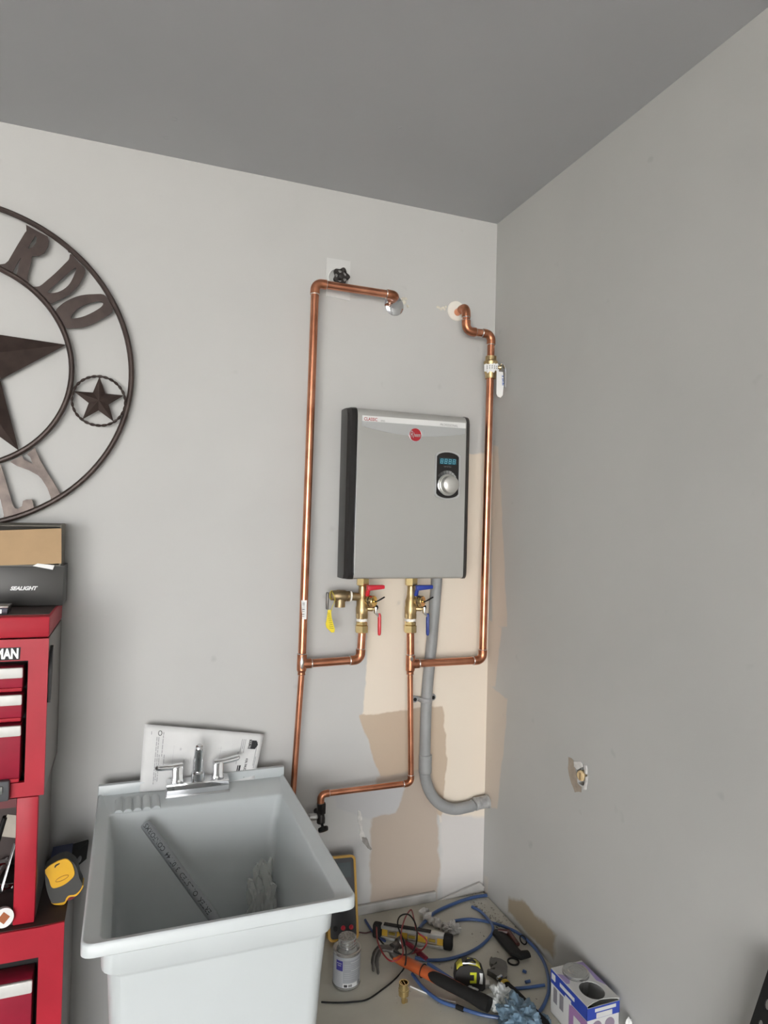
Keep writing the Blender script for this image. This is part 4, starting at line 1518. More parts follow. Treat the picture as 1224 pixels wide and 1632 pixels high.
bm.faces.new([bm.verts.new(p) for p in q])
obj('house_mark', bm, ink, sheet, smooth=False)
bm = NB()
cc = [ppt(.130 + .014 * math.cos(a), .88 + .036 * math.sin(a), .001) for a in [2 * math.pi * k / 20 for k in range(21)]]
tube(bm, cc, .0007, 5)
obj('round_mark', bm, ink, sheet)

# ---- grey PVC offcut in the basin
A_ = W(231.5, 1313, .21)
Bv = W(335, 1455, .36)
dirp = (Bv - A_).normalized()
Bend = A_ + dirp * ((.4935 - A_.z) / dirp.z)
pv = thing('pipe_offcut', 'grey printed plastic pipe offcut leaning inside the sink', 'pipe', Bend)
RP = .0117
pipe_m = mat('grey_pipe_plastic', (.27, .29, .30, 1), .42, var=.06, scale=8)
obj('tube', tube(NB(), [A_ - dirp * .0, Bend], RP, 24), pipe_m, pv)
up = (CAM - A_)
up = (up - dirp * up.dot(dirp)).normalized()
side = dirp.cross(up).normalized()
rd = -dirp
yd = V((-1, 0, 0))
yd = (yd - rd * yd.dot(rd)).normalized()
Ls = (Bend - A_).length
start = A_ + dirp * .252 + up * RP
text('pipe_print', 'ERTEK  O. LISTED  3107144  CONFORMS', .0150, start - yd * .004, rd, yd, mat('pipe_ink', (.045, .05, .055, 1), .7), pv, bold=.0001, lift=.0003, sx=.60, wrap=(A_ + dirp * .252, RP), fit=.247)

# ---- crumpled clear bag in the basin
def crumple(c, rx, ry, rz, seed, amp=.35, sub=4, zmin=None, freq=3.0):
    bm = NB()
    bmesh.ops.create_icosphere(bm, subdivisions=sub, radius=1)
    for v in bm.verts:
        n = v.co.normalized()
        d = 1 + amp * noise.noise(n * freq + V((seed, 0, 0))) + amp * .35 * (1 - 2.5 * abs(noise.noise(n * freq * 1.9 + V((seed, seed, 0))))) + amp * .6 * abs(noise.noise(n * freq * 2.3 + V((0, seed, 0)))) - amp * .5 * abs(noise.noise(n * freq * 1.6 + V((0, 0, seed))))
        p = V((n.x * rx, n.y * ry, n.z * rz)) * d + V(c)
        if zmin is not None and p.z < zmin:
            p.z = zmin
        v.co = p
    return bm


m_bag = mat('clear_bag_film', (.80, .82, .78, 1), .12, spec=.9, alpha=.38)
cbg = crumple((-.745, -.262, .560), .033, .042, .085, 3.3, .55, 4, .4795, 2.2)
for v in cbg.verts:
    v.co.x = min(v.co.x, -.7155)
    v.co.y = min(v.co.y, -.211)
bag = obj('plastic_bag', cbg, m_bag, None, angle=50)
tag(bag, 'crumpled clear plastic bag in the corner of the sink basin', 'plastic bag')

# ================================================================== things on the corner slab
def FP(x, y, h=0):
    return F(x, y, ZP + h)


# ---- metal primer can beside the sink
cc = V((-.531, -.267, ZP))
RC, HC = .0335, .088
can = thing('primer_can', 'small metal can with grey label beside the sink', 'can', cc)
m_tin = mat('tin_can_metal', (.50, .50, .49, 1), .25, .9, var=.1, scale=30)
obj('body', lathe(NB(), [(0, .0005), (RC - .002, .0005), (RC + .0012, .002), (RC + .0012, .005), (RC, .006), (RC, HC - .006), (RC + .0012, HC - .005), (RC + .0012, HC - .001), (RC - .002, HC), (RC - .008, HC - .003), (.0205, HC + .002), (.0205, HC + .003), (0, HC + .003)], cc, (0, 0, 1), 40), m_tin, can)
cap_ = obj('screw_cap', lathe(NB(), [(.0215, HC + .003), (.0225, HC + .004), (.0225, HC + .008), (.0212, HC + .009), (.0222, HC + .0105), (.0222, HC + .0145), (.0205, HC + .016), (.0225, HC + .018), (.0225, HC + .024), (.021, HC + .0255), (.0, HC + .0255)], cc, (0, 0, 1), 36), m_tin, can)
obj('cap_top', lathe(NB(), [(.0, .0258), (.0195, .0258), (.0195, .0262), (0, .0264)], cc + V((0, 0, HC)), (0, 0, 1), 30), mat('cast_cap_top', (.42, .40, .37, 1), .6, .5, var=.5, scale=200, bump=.8, bscale=300), cap_)


def cyl_patch(c, R, a0, a1, z0, z1, lift=.0004):
    bm = NB()
    n = max(2, int((a1 - a0) / 8))
    vv = [[bm.verts.new(c + V(((R + lift) * math.cos(math.radians(a0 + (a1 - a0) * k / n)), (R + lift) * math.sin(math.radians(a0 + (a1 - a0) * k / n)), z))) for z in (z0, z1)] for k in range(n + 1)]
    for a, b_ in zip(vv, vv[1:]):
        bm.faces.new((a[0], b_[0], b_[1], a[1]))
    return bm


m_clabel = mat('can_label_grey', (.36, .37, .385, 1), .45, .3)
lb = obj('label', cyl_patch(cc, RC, 160, 385, .008, HC - .008), m_clabel, can)
obj('label_panel', cyl_patch(cc, RC, 238, 318, .020, HC - .014, .0007), mat('can_label_panel', (.27, .28, .295, 1), .5, .2), lb)
obj('label_square', cyl_patch(cc, RC, 205, 236, HC - .040, HC - .016, .0007), mat('can_label_violet', (.035, .03, .20, 1), .5), lb)
obj('label_square_trim', cyl_patch(cc, RC, 208, 231, HC - .0235, HC - .0215, .0010), m_clabel, lb)
obj('label_square_trim', cyl_patch(cc, RC, 212, 229, HC - .0285, HC - .0265, .0010), m_clabel, lb)
m_lw = mat('can_label_white', (.55, .55, .55, 1), .5)
obj('label_footer', cyl_patch(cc, RC, 238, 300, .009, .0185, .0008), m_lw, lb)
obj('label_mark', cyl_patch(cc, RC, 242, 256, .0105, .0165, .0011), ink, lb)
obj('label_mark', cyl_patch(cc, RC, 260, 276, .0105, .0165, .0011), ink_g, lb)
obj('label_mark', cyl_patch(cc, RC, 304, 318, .010, .020, .0011), ink_g, lb)
for k, (a0, a1) in enumerate(((268, 314), (242, 312), (242, 310), (242, 300), (270, 316), (242, 314), (242, 306), (242, 312), (242, 290))):
    obj('label_line', cyl_patch(cc, RC, a0, a1, HC - .020 - k * .0048, HC - .0190 - k * .0048, .0011), m_lw if k in (0, 4) else m_clabel, lb)

# ---- multimeter behind the sink
mm_b = V((-.492, -.100, ZP + .002))
mmr = thing('multimeter', 'black multimeter in yellow frame leaning on the wall behind the sink', 'multimeter', mm_b)
topc = V((-.482, -.022, .530))
ax = (topc - mm_b).normalized()
xr_ = V((1, -.10, 0)).normalized()
xr_ = (xr_ - ax * xr_.dot(ax)).normalized()
nr = xr_.cross(ax).normalized()
Lm = (topc - mm_b).length
MM = Matrix(((xr_.x, ax.x, nr.x, mm_b.x), (xr_.y, ax.y, nr.y, mm_b.y), (xr_.z, ax.z, nr.z, mm_b.z), (0, 0, 0, 1)))
hw_ = .042
m_my = mat('meter_yellow', (.40, .22, .02, 1), .45)


def mpoly(pts, z):
    return [MM @ V((x, y, z)) for x, y in pts]


out = rrect(-hw_, hw_, 0, Lm, 0, .012)
inn = rrect(-hw_ + .006, hw_ - .006, .006, Lm - .006, 0, .008)
obj('frame', prism(NB(), [[MM @ p for p in out], [MM @ p for p in inn]], nr * .034), m_my, mmr, angle=30)
mb_ = obj('body', prism(NB(), [[MM @ (p + V((0, 0, .004))) for p in inn]], nr * .026), mat('meter_black', (.02, .02, .022, 1), .5), mmr, smooth=False)
obj('screen', prism(NB(), [mpoly([(-.028, Lm - .055), (.028, Lm - .055), (.028, Lm - .018), (-.028, Lm - .018)], .0302)], nr * .0008), mat('meter_screen', (.06, .075, .08, 1), .15), mb_, smooth=False)
obj('dial', lathe(NB(), [(.019, 0), (.017, .008), (.0, .009)], MM @ V((0, .085, .030)), nr, 24), mat('meter_dial', (.05, .05, .055, 1), .4), mb_)
for k in range(3):
    obj('jack', lathe(NB(), [(.006, 0), (.006, .003), (.003, .003), (.003, .001), (0, .001)], MM @ V((-.022 + .022 * k, .03, .030)), nr, 14), (black_p, red_h, red_h)[k], mb_)

# ---- torpedo level
l0, l1 = V((-.405, -.112, ZP)), V((-.222, -.236, ZP))
lv_t = thing('torpedo_level', 'yellow and silver torpedo level with black end caps', 'level', (l0 + l1) / 2)
u = (l1 - l0).normalized()
n_ = V((u.y, -u.x, 0)).normalized()
n_ = n_ if n_.y < 0 else -n_
LL = (l1 - l0).length
ML = Matrix(((u.x, n_.x, 0, l0.x), (u.y, n_.y, 0, l0.y), (0, 0, 1, l0.z), (0, 0, 0, 1)))
al = mat('level_aluminium', (.55, .55, .53, 1), .35, .8, var=.2, scale=60)
obj('web', box(NB(), (.026, -.003, .007), (LL - .026, .004, .032), 0, 2, ML), mat('level_yellow', (.55, .33, .03, 1), .45, var=.2, scale=50), lv_t, smooth=False)
obj('rail', box(NB(), (.024, -.009, .001), (LL - .024, .010, .009), .001, 1, ML), al, lv_t)
obj('rail', box(NB(), (.024, -.009, .029), (LL - .024, .010, .037), .001, 1, ML), al, lv_t)
obj('rail_cover', box(NB(), (.030, -.008, .0368), (LL - .060, .005, .0392), .0005, 1, ML), black_p, lv_t)
for xa, xb in ((0, .026), (LL - .026, LL)):
    bm = NB()
    box(bm, (xa, -.011, .0), (xb, .012, .039), .007, 3, ML)
    obj('end_cap', bm, black_r, lv_t)
for xx in (.055, LL / 2, LL - .055):
    v_ = obj('vial_frame', box(NB(), (xx - .013, .004, .010), (xx + .013, .0065, .029), .001, 1, ML), mat('vial_frame_grey', (.23, .20, .17, 1), .5), lv_t)
    obj('vial', tube(NB(), [ML @ V((xx - .009, .008, .020)), ML @ V((xx + .009, .008, .020))], .004, 10), mat('vial_green', (.50, .36, .06, 1), .1, trans=.5), v_)

# ---- hammer
hA, hB = FP(633, 1526, .028), FP(780, 1602, .027)
ham = thing('hammer', 'claw hammer with orange and black handle lying on the slab', 'hammer', (hA + hB) / 2)
m_or = mat('hammer_orange', (.40, .080, .018, 1), .45, var=.12, scale=20)
m_steel_d = mat('dark_forged_steel', (.13, .12, .11, 1), .4, .8, var=.3, scale=40)
hd = (hB - hA).normalized()
hl = (hB - hA).length
obj('handle', tube(NB(), [hA - hd * .004, hA + hd * .02, hA + hd * .05, hA + hd * .10, hA + hd * .16, hA + hd * .24, hB - hd * .01], [.013, .0155, .0150, .0155, .0165, .0150, .016], 20, flat=.8), m_or, ham)
sd = V((hd.y, -hd.x, 0)).normalized()
sd = sd if sd.y < 0 else -sd
bm = NB()
pts, rr = [], []
for k in range(11):
    t = k / 10
    p = hA.lerp(hB, .36 + .64 * t) + sd * (.0055 * (1 - t)) + V((0, 0, .0035 * (1 - t) - .0))
    pts.append(p)
    rr.append((.006, .0125, .0148, .0152, .0152, .0150, .0150, .0155, .0170, .0185, .0178)[k])
tube(bm, pts, rr, 20, flat=.86)
obj('grip', bm, black_r, ham)
obj('handle_band', torus(NB(), hA.lerp(hB, .30), hd, .0150, .0014, 24, 8), black_r, ham)
hc_ = hA - hd * .018 + V((0, 0, .014))
obj('neck', tube(NB(), [hA + hd * .004, hA - hd * .012 + V((0, 0, .006)), hc_], [.0125, .012, .011], 14), m_steel_d, ham)
bm = NB()
sd2 = -sd
tube(bm, [hc_ - sd * .004, hc_ + sd2 * .018, hc_ + sd2 * .026, hc_ + sd2 * .030, hc_ + sd2 * .042, hc_ + sd2 * .044], [.012, .011, .009, .0135, .0135, .012], 18)
obj('head', bm, m_steel_d, ham)
for s in (-1, 1):
    bm = NB()
    c0 = hc_
    tip = FP(599, 1551, .003)
    base = hc_ + hd * (.005 * s)
    p1 = FP(606, 1512, .040) + hd * (.004 * s)
    p2 = FP(598, 1528, .026) + hd * (.006 * s)
    tube(bm, spline([base, p1, p2, tip + hd * (.008 * s)], 6), [.011] * 3 + [.0095] * 4 + [.008] * 4 + [.0065] * 4 + [.0045] * 3 + [.002], 10, flat=.6)
    obj('claw', bm, m_steel_d, ham)

# ---- brass fitting
bf_c = FP(643, 1598)
bf = thing('brass_fitting', 'small slotted brass fitting standing alone on the slab', 'fitting', bf_c)
bm = NB()
lathe(bm, [(.0, .018), (.0105, .018), (.0122, .019), (.0122, .026), (.0130, .027), (.0130, .033), (.0118, .034), (.0118, .048), (.0090, .048), (.0085, .024), (0, .024)], bf_c, (0, 0, 1), 24)
obj('barrel', bm, brass_b, bf)
obj('stem', lathe(NB(), [(0, 0), (.0045, 0), (.0052, .002), (.0052, .013), (.008, .018), (.0, .018)], bf_c, (0, 0, 1), 16), brass_b, bf)
obj('side_lug', box(NB(), bf_c + V((.002, -.004, 0)), bf_c + V((.0095, .001, .008)), .001), brass, bf)
bm = NB()
for s in (-1, 1):
    box(bm, bf_c + V((-.003 + s * .0032, -.0085, .030)), bf_c + V((-.0015 + s * .0032, .0085, .047)))
obj('slot_blade', bm, brass_b, bf, smooth=False)

# ---- black and yellow tape measure
t2c = V((-.262, -.382, ZP))
t2 = thing('tape_measure', 'black and yellow tape measure standing on the slab by the hammer grip', 'tape measure', t2c)
rz = math.radians(-20)
MT = Matrix.Translation(V((-.247, -.379, ZP))) @ Matrix.Rotation(rz, 4, 'Z')
oc = [(-.036, 0), (.030, 0), (.036, .006), (.036, .030), (.030, .046), (.016, .058), (-.006, .062), (-.026, .058), (-.036, .046), (-.039, .020)]
bm = NB()
prism(bm, [[MT @ V((x, -.017, z + .0005)) for x, z in oc]], MT.to_3x3() @ V((0, .034, 0)))
bmesh.ops.bevel(bm, geom=[e for e in bm.edges if e.calc_face_angle(0) > 1.2], offset=.004, segments=2, affect='EDGES')
obj('case', bm, mat('case_black', (.022, .021, .020, 1), .5), t2)
m_ty = mat('lime_yellow', (.55, .50, .05, 1), .45)


def ontop(x0, x1, y0, y1):
    """a plate following the rounded top of the case"""
    prof_ = [(.036, .030), (.030, .046), (.016, .058), (-.006, .062), (-.026, .058), (-.036, .046), (-.039, .020)]
    bm = NB()
    pts = []
    for k in range(24):
        x = x0 + (x1 - x0) * k / 23
        for (xa, za), (xb, zb2) in zip(prof_, prof_[1:]):
            if xb <= x <= xa:
                z = za + (zb2 - za) * (xa - x) / (xa - xb)
                break
        pts.append((x, z + .0015))
    vv = [[bm.verts.new(MT @ V((x, y, z))) for y in (y0, y1)] for x, z in pts]
    for a, b_ in zip(vv, vv[1:]):
        bm.faces.new((a[0], a[1], b_[1], b_[0]))
    return bm


for nm, x0, x1 in (('top_plate', -.006, .024), ('top_plate', -.034, -.020)):
    o = obj(nm, ontop(x0, x1, -.013, .012), m_ty, t2)
    o.modifiers.new('t', 'SOLIDIFY').thickness = .0015
bm = NB()
tube(bm, [MT @ V(p) for p in ((-.018, -.010, .062), (-.010, -.010, .069), (.004, -.008, .071), (.012, -.006, .064))], [.003, .005, .005, .003], 10, flat=.6)
obj('lock_lever', bm, black_p, t2)
obj('lever_clip', tube(NB(), [MT @ V(p) for p in ((-.020, -.012, .0645), (-.004, -.014, .0665), (.012, -.012, .0625))], .0022, 8), steel, t2)
obj('side_mark', prism(NB(), [[MT @ V((x, -.0171, z)) for x, z in ((-.002, .020), (.014, .020), (.014, .046), (-.002, .046), (-.002, .040), (.008, .040), (.008, .026), (-.002, .026))]], MT.to_3x3() @ V((0, -.0006, 0))), mat('lime_print', (.62, .66, .03, 1), .5), t2, smooth=False)
obj('side_mark', prism(NB(), [[MT @ V((x, -.0171, z)) for x, z in ((.021, .019), (.029, .018), (.029, .044), (.021, .045), (.023, .032))]], MT.to_3x3() @ V((0, -.0006, 0))), white_p, t2, smooth=False)
obj('blade_hook', box(NB(), (.036, -.008, .001), (.050, .008, .012), .001, 1, MT), steel, t2)

# ---- adjustable wrench
wr = thing('adjustable_wrench', 'adjustable wrench with black handle and yellow collar on the slab', 'wrench', FP(820, 1580))
m_wd = mat('grey_wrench_steel', (.14, .135, .125, 1), .42, .6, var=.2, scale=40)


def fpoly(px, o, s, h):
    return [FP(o[0] + x / s, o[1] + y / s, h) for x, y in px]


WO, WS = (720, 1500), 7.65
obj('jaw_head', prism(NB(), [fpoly([(465, 265), (530, 258), (600, 275), (660, 310), (678, 370), (675, 450), (670, 490), (610, 525), (560, 490), (500, 450), (430, 415), (440, 400), (520, 405), (530, 380), (470, 395), (500, 360), (545, 335), (550, 305), (510, 345), (480, 335), (460, 290)], WO, WS, .004)], (0, 0, .013)), m_wd, wr, smooth=False)
obj('worm_screw', tube(NB(), [FP(720 + 555 / WS, 1500 + 455 / WS, .018), FP(720 + 605 / WS, 1500 + 425 / WS, .018)], .004, 10), chrome, wr)
wa, wb = FP(720 + 645 / WS, 1500 + 510 / WS, .012), FP(720 + 1120 / WS, 1500 + 1010 / WS, .019)
wdv = (wb - wa).normalized()
obj('collar', tube(NB(), [wa - wdv * .003, wa + wdv * .007], .0115, 14, flat=.7), mat('collar_yellow', (.50, .34, .02, 1), .5), wr)
obj('handle', tube(NB(), [wa + wdv * .006, wa + wdv * .03, wa + wdv * .08, wb, wb + wdv * .02], [.0105, .0125, .0135, .0145, .010], 16, flat=.62), black_r, wr)

# ---- utility knife with wrist loop
kn_ = thing('utility_knife', 'black folding knife with wrist loop near the corner', 'knife', FP(812, 1510))
KO, KS = (720, 1400), 4.08
ka = [FP(KO[0] + x / KS, KO[1] + y / KS, .012) for x, y in ((278, 350), (310, 365), (360, 420), (410, 480), (450, 500), (500, 490))]
obj('handle', tube(NB(), ka, [.012, .017, .019, .0175, .015, .012], 14, flat=.62), black_p, kn_)
obj('blade_housing', tube(NB(), [FP(KO[0] + 300 / KS, KO[1] + 340 / KS, .020), FP(KO[0] + 370 / KS, KO[1] + 350 / KS, .020), FP(KO[0] + 430 / KS, KO[1] + 430 / KS, .018)], [.006, .008, .006], 10), mat('dark_maroon', (.05, .015, .012, 1), .4), kn_)
kr = FP(KO[0] + 400 / KS, KO[1] + 540 / KS, .003)
obj('wrist_loop', torus(NB(), kr, (0, 0, 1), .014, .0022, 28, 8), black_r, kn_)
obj('wrist_loop', torus(NB(), FP(KO[0] + 465 / KS, KO[1] + 400 / KS, .010), (.3, -.6, .7), .011, .0018, 24, 8), black_r, kn_)

# ---- blue tubing
m_tube = mat('blue_poly_tube', (.052, .105, .26, 1), .3, var=.2, scale=20)
RT = .0042


def cable(name, label, cat, px, r, m, group=None, n=8, seg=10):
    pts = [FP(p[0], p[1], max(p[2] if len(p) > 2 else 0, 0) + r + .0006) for p in px]
    t = thing(name, label, cat, pts[0] - V((0, 0, r)), group)
    obj('line', tube(NB(), spline(pts, n), r, seg), m, t)
    return t


cable('air_tube', 'long blue plastic tube in a wide loop round the tools', 'tube', [(722, 1468, .002), (750, 1465), (785, 1471, .004), (822, 1485, .004), (850, 1508), (868, 1536), (875, 1568, .001), (871, 1592), (856, 1616), (830, 1624), (790, 1621), (760, 1615), (730, 1605), (703, 1596), (676, 1576), (657, 1552)], RT, m_tube)
cable('air_tube', 'blue plastic tube curling under the knife into the inner loop', 'tube', [(752, 1445, .0), (765, 1452), (777, 1464, .004), (785, 1476, .010), (783, 1490, .004), (765, 1508), (740, 1521), (710, 1529), (680, 1530), (662, 1526)], RT, m_tube)
cable('air_tube', 'short curved blue tube behind the torn paper at the wall', 'tube', [(776, 1427), (760, 1429), (737, 1435), (712, 1445), (692, 1455), (676, 1470), (668, 1480)], RT * 1.15, m_tube)
cable('air_tube', 'blue tube running from the test leads under the tape measure', 'tube', [(682, 1535), (697, 1545), (715, 1557), (728, 1566)], RT, m_tube)
cable('air_tube', 'straight blue tube crossing the wide loop beside the wrench', 'tube', [(819, 1575.5), (838, 1574), (860, 1571), (868, 1570)], RT * .9, m_tube)
cable('air_tube', 'dark blue tube end at the wall behind the level', 'tube', [(582, 1466), (588, 1476), (595, 1486), (604, 1494), (614, 1500)], RT * .8, mat('dark_blue_tube', (.03, .05, .14, 1), .4))
for (x, y, a, lab_) in ((836, 1551, 1.2, 'small blue offcut of tube nearer the knife loop'), (841, 1567, 0, 'small blue offcut of tube beside the crossing tube')):
    p = FP(x, y)
    d = V((math.cos(a), -math.sin(a) * .6, 0)) * .0065
    o = thing('tube_offcut', lab_, 'tube offcut', p)
    obj('line', tube(NB(), [p - d + V((0, 0, RT)), p + d + V((0, 0, RT))], RT * .9, 10), m_tube, o)
tp_ = thing('tube_sleeve', 'black sleeve on the blue loop under the hammer grip', 'sleeve', FP(733, 1606))
obj('sleeve', tube(NB(), [FP(727, 1604, RT + .0006), FP(739, 1609, RT + .0006)], RT * 1.3, 12), black_r, tp_)
cable('white_wire', 'thin white wire beside the brass fitting', 'wire', [(654, 1572), (672, 1580), (692, 1588), (712, 1594), (726, 1597)], .0016, white_p)

# ---- test leads
m_rw = mat('red_lead_wire', (.20, .012, .014, 1), .4)
cable('test_lead', 'black test lead looping over the level and running to the sink', 'test lead', [(512, 1597), (535, 1598), (560, 1597), (585, 1593), (608, 1578), (628, 1562), (642, 1546), (647, 1530, .05), (645, 1505, .05), (634, 1475, .06), (638, 1460, .06), (652, 1458, .06), (663, 1475, .06), (664, 1500, .055), (656, 1518, .05), (640, 1521, .045), (615, 1508, .035), (603, 1495, .02)], .0020, black_r)
cable('test_lead', 'red test lead looping over the silver level', 'test lead', [(600, 1478, .045), (602, 1500, .045), (612, 1522, .042), (626, 1532, .045), (642, 1520, .05), (639, 1490, .055), (645, 1465, .055), (655, 1450, .05), (660, 1466, .055), (665, 1485, .055), (676, 1494, .05), (680, 1503, .04), (672, 1514, .02), (655, 1520, .012)], .0020, m_rw)
cable('test_lead', 'red and black lead ends lying from the multimeter', 'test lead', [(562, 1487), (572, 1486), (582, 1487), (592, 1485), (600, 1487)], .0018, mat('maroon_lead', (.06, .012, .014, 1), .5))
pr_ = thing('probe', 'dark red test probe lying above the hammer handle', 'test probe', FP(670, 1520))
obj('body', tube(NB(), [FP(640, 1497, .012), FP(655, 1508, .012), FP(668, 1518, .012), FP(680, 1528, .010)], [.004, .0065, .007, .0055], 12), mat('probe_red', (.20, .012, .03, 1), .4), pr_)
obj('guard', torus(NB(), FP(668, 1518, .012), (FP(680, 1528) - FP(655, 1508)), .0075, .0016, 18, 8), MATS['probe_red'], pr_)

# ---- crumpled paper, tissue and glove
m_foil = mat('crumpled_paper_grey', (.55, .53, .50, 1), .7, var=.3, scale=60)
m_tis = mat('white_tissue', (.62, .64, .63, 1), .85)
m_glv = mat('blue_nitrile', (.15, .235, .31, 1), .55, var=.2, scale=40)


def lump(name, label, cat, x, y, rx, ry, rz_, seed, m, amp=.5, freq=2.4):
    c = FP(x, y, rz_ * .75)
    o = obj(name, crumple(c, rx, ry, rz_, seed, amp, 5, ZP + .0006, freq), m, None, angle=60)
    return tag(o, label, cat)


def scrap(name, label, cat, pts, r, m, seed):
    bm = NB()
    r_ = random.Random(seed)
    sp2 = spline([FP(*p) for p in pts], 7)
    tube(bm, sp2, [r * (1 + .35 * math.sin(k * 1.3) + r_.uniform(-.2, .2)) * (.5 if k in (0, len(sp2) - 1) else 1) for k in range(len(sp2))], 14, flat=.75)
    for v in bm.verts:
        v.co += V((noise.noise(v.co * 90), noise.noise(v.co * 90 + V((5, 0, 0))), noise.noise(v.co * 90 + V((0, 5, 0))))) * .006
        v.co.z = max(v.co.z, ZP + .0006)
    return tag(obj(name, bm, m, None, smooth=False), label, cat)


scrap('paper_scrap', 'twisted grey paper scrap between the level and the wall', 'paper', [(674, 1452, .016), (682, 1462, .012), (694, 1470, .010), (706, 1476, .009)], .011, m_foil, 2)
lump('paper_wad', 'small crumpled white paper wad beside the blue tube end', 'paper', 720, 1480, .020, .016, .013, 8.1, m_foil, .7, 2.8)
lump('tissue', 'crumpled white tissue between hammer grip and wrench', 'tissue', 799, 1592, .024, .026, .022, 4.2, m_tis, .6, 2.0)
lump('tissue', 'scrap of white tissue at the end of the hammer grip', 'tissue', 752, 1581, .012, .010, .008, 9.2, m_tis, .6, 2.4)
lump('glove', 'crumpled light blue glove lying over the wrench handle', 'glove', 826, 1625, .040, .042, .030, 6.4, m_glv, .55, 2.2)
lump('glove', 'scrap of blue glove beyond the wrench handle', 'glove', 868, 1627, .012, .014, .008, 2.4, m_glv, .5, 2.2)

# ---- plaster crumbs by the wall corner, too many and too small to count
bm = NB()
r3 = random.Random(11)
for k in range(150):
    t = r3.random()
    if k < 110:
        x, y = 745 + 75 * t + r3.uniform(-12, 12), 1428 + 60 * t + r3.uniform(-14, 10)
    else:
        x, y = r3.uniform(590, 860), r3.uniform(1470, 1625)
    p = FP(x, y)
    if p.x > -.004 or p.y > -.004 or p.x < -.62:
        continue
    s = r3.uniform(.0008, .0028)
    M_ = Matrix.Translation(p + V((0, 0, s * .4))) @ Matrix.Rotation(r3.uniform(0, 3), 4, V((r3.random(), r3.random(), 1)))
    bmesh.ops.create_icosphere(bm, subdivisions=1, radius=s, matrix=M_ @ Matrix.Diagonal((1.4, 1, .6, 1)))
dbr = obj('plaster_crumbs', bm, mat('plaster_crumb', (.45, .42, .36, 1), .9, var=.4, scale=150), None, smooth=False)
dbr['kind'] = 'stuff'
dbr['label'] = 'plaster crumbs scattered along the wall corner'
dbr['category'] = 'debris'

# ---- twin-can carton against the right wall
bx0, bx1, by0, by1, bh = -.106, -.020, -.650, -.516, .100
ct = thing('cement_carton', 'white blue and purple carton holding one can against the right wall', 'carton', ((bx0 + bx1) / 2, (by0 + by1) / 2, ZP))
m_cw = mat('carton_white', (.56, .56, .55, 1), .55)
m_cb = mat('carton_blue', (.025, .055, .33, 1), .5)
m_cp = mat('carton_purple', (.30, .16, .33, 1), .5)
m_cl = mat('carton_lilac', (.30, .24, .45, 1), .5)
zt3 = ZP + bh
bm = NB()
for lo, hi in (((bx0, by0, ZP + .0005), (bx0 + .001, by1, zt3)), ((bx1 - .001, by0, ZP + .0005), (bx1, by1, zt3)), ((bx0, by0, ZP + .0005), (bx1, by0 + .001, zt3 - .004)), ((bx0, by1 - .001, ZP + .0005), (bx1, by1, zt3)), ((bx0, by0, ZP + .0005), (bx1, by1, ZP + .0015))):
    box(bm, lo, hi)
obj('carton', bm, m_cw, ct, smooth=False)
xm = (bx0 + bx1) / 2
h1 = V((xm + .001, by1 - .034, zt3))
h2 = V((xm, by0 + .040, zt3))


def arcpts(c, rx, ry, n=28):
    return [c + V((rx * math.cos(2 * math.pi * k / n), ry * math.sin(2 * math.pi * k / n), 0)) for k in range(n)]


top_l = [V((bx0, by0, zt3)), V((bx0 + .02, by0 + .006, zt3)), V((xm, by0 + .010, zt3)), V((bx1 - .02, by0 + .006, zt3)), V((bx1, by0, zt3)), V((bx1, by1, zt3)), V((bx0, by1, zt3))]
obj('top_panel', prism(NB(), [top_l, arcpts(h1, .031, .031), arcpts(h2, .027, .030)], (0, 0, .0012)), m_cw, ct, smooth=False)
obj('cavity_shade', lathe(NB(), [(.0, -.060), (.034, -.060), (.034, -.056), (0, -.056)], h2, (0, 0, 1), 20), ink, ct)  # black disc stands in for the shade down the empty hole
# print panels
zs0 = zt3 - .026
bm = NB()
box(bm, (bx0 - .0006, by0 - .0006, zs0 - .004), (bx0 - .0001, by1 + .0004, zt3 - .0004))
box(bm, (bx0 - .0006, by0 - .0006, zs0 - .004), (bx1 + .0004, by0 - .0001, zt3 - .0044))
box(bm, (bx1 + .0001, by0 - .0006, zs0 - .004), (bx1 + .0004, by1 + .0004, zt3 - .0004))
obj('blue_band', bm, m_cb, ct, smooth=False)
bm = NB()
box(bm, (bx0 - .0011, by0 - .0002, ZP + .001), (bx0 - .0003, by0 + .062, zs0 - .006))
obj('purple_panel', bm, m_cp, ct, smooth=False)
for y_ in (by0 + .084, by0 + .108):
    obj('picture', box(NB(), (bx0 - .0010, y_, ZP + .032), (bx0 - .0003, y_ + .014, ZP + .066)), mat('carton_picture', (.20, .19, .21, 1), .6), ct, smooth=False)
obj('picture', box(NB(), (bx0 - .0016, by0 + .020, ZP + .020), (bx0 - .0009, by0 + .045, ZP + .052)), m_cw, ct, smooth=False)
for x_ in (bx0 + .026, bx1 - .026):
    obj('picture', lathe(NB(), [(.0, 0), (.013, 0), (.013, .0006), (0, .0006)], V((x_, by0 - .0003, ZP + .052)), (0, -1, 0), 20), mat('carton_picture_b', (.25, .20, .26, 1), .6), ct, smooth=False)
obj('text_bar', box(NB(), (bx0 - .0012, by0 + .044, zt3 - .018), (bx0 - .0005, by0 + .098, zt3 - .010)), m_cw, ct, smooth=False)
obj('text_bar', box(NB(), (bx0 - .0012, by0 + .056, zt3 - .034), (bx0 - .0005, by0 + .078, zt3 - .024)), m_cw, ct, smooth=False)
obj('text_bar', box(NB(), (bx0 - .0012, by1 - .018, zt3 - .020), (bx0 - .0005, by1 - .004, zt3 - .006)), m_cw, ct, smooth=False)
obj('text_bar', box(NB(), (bx0 + .020, by0 - .0012, zt3 - .015), (bx1 - .010, by0 - .0005, zt3 - .008)), m_cw, ct, smooth=False)
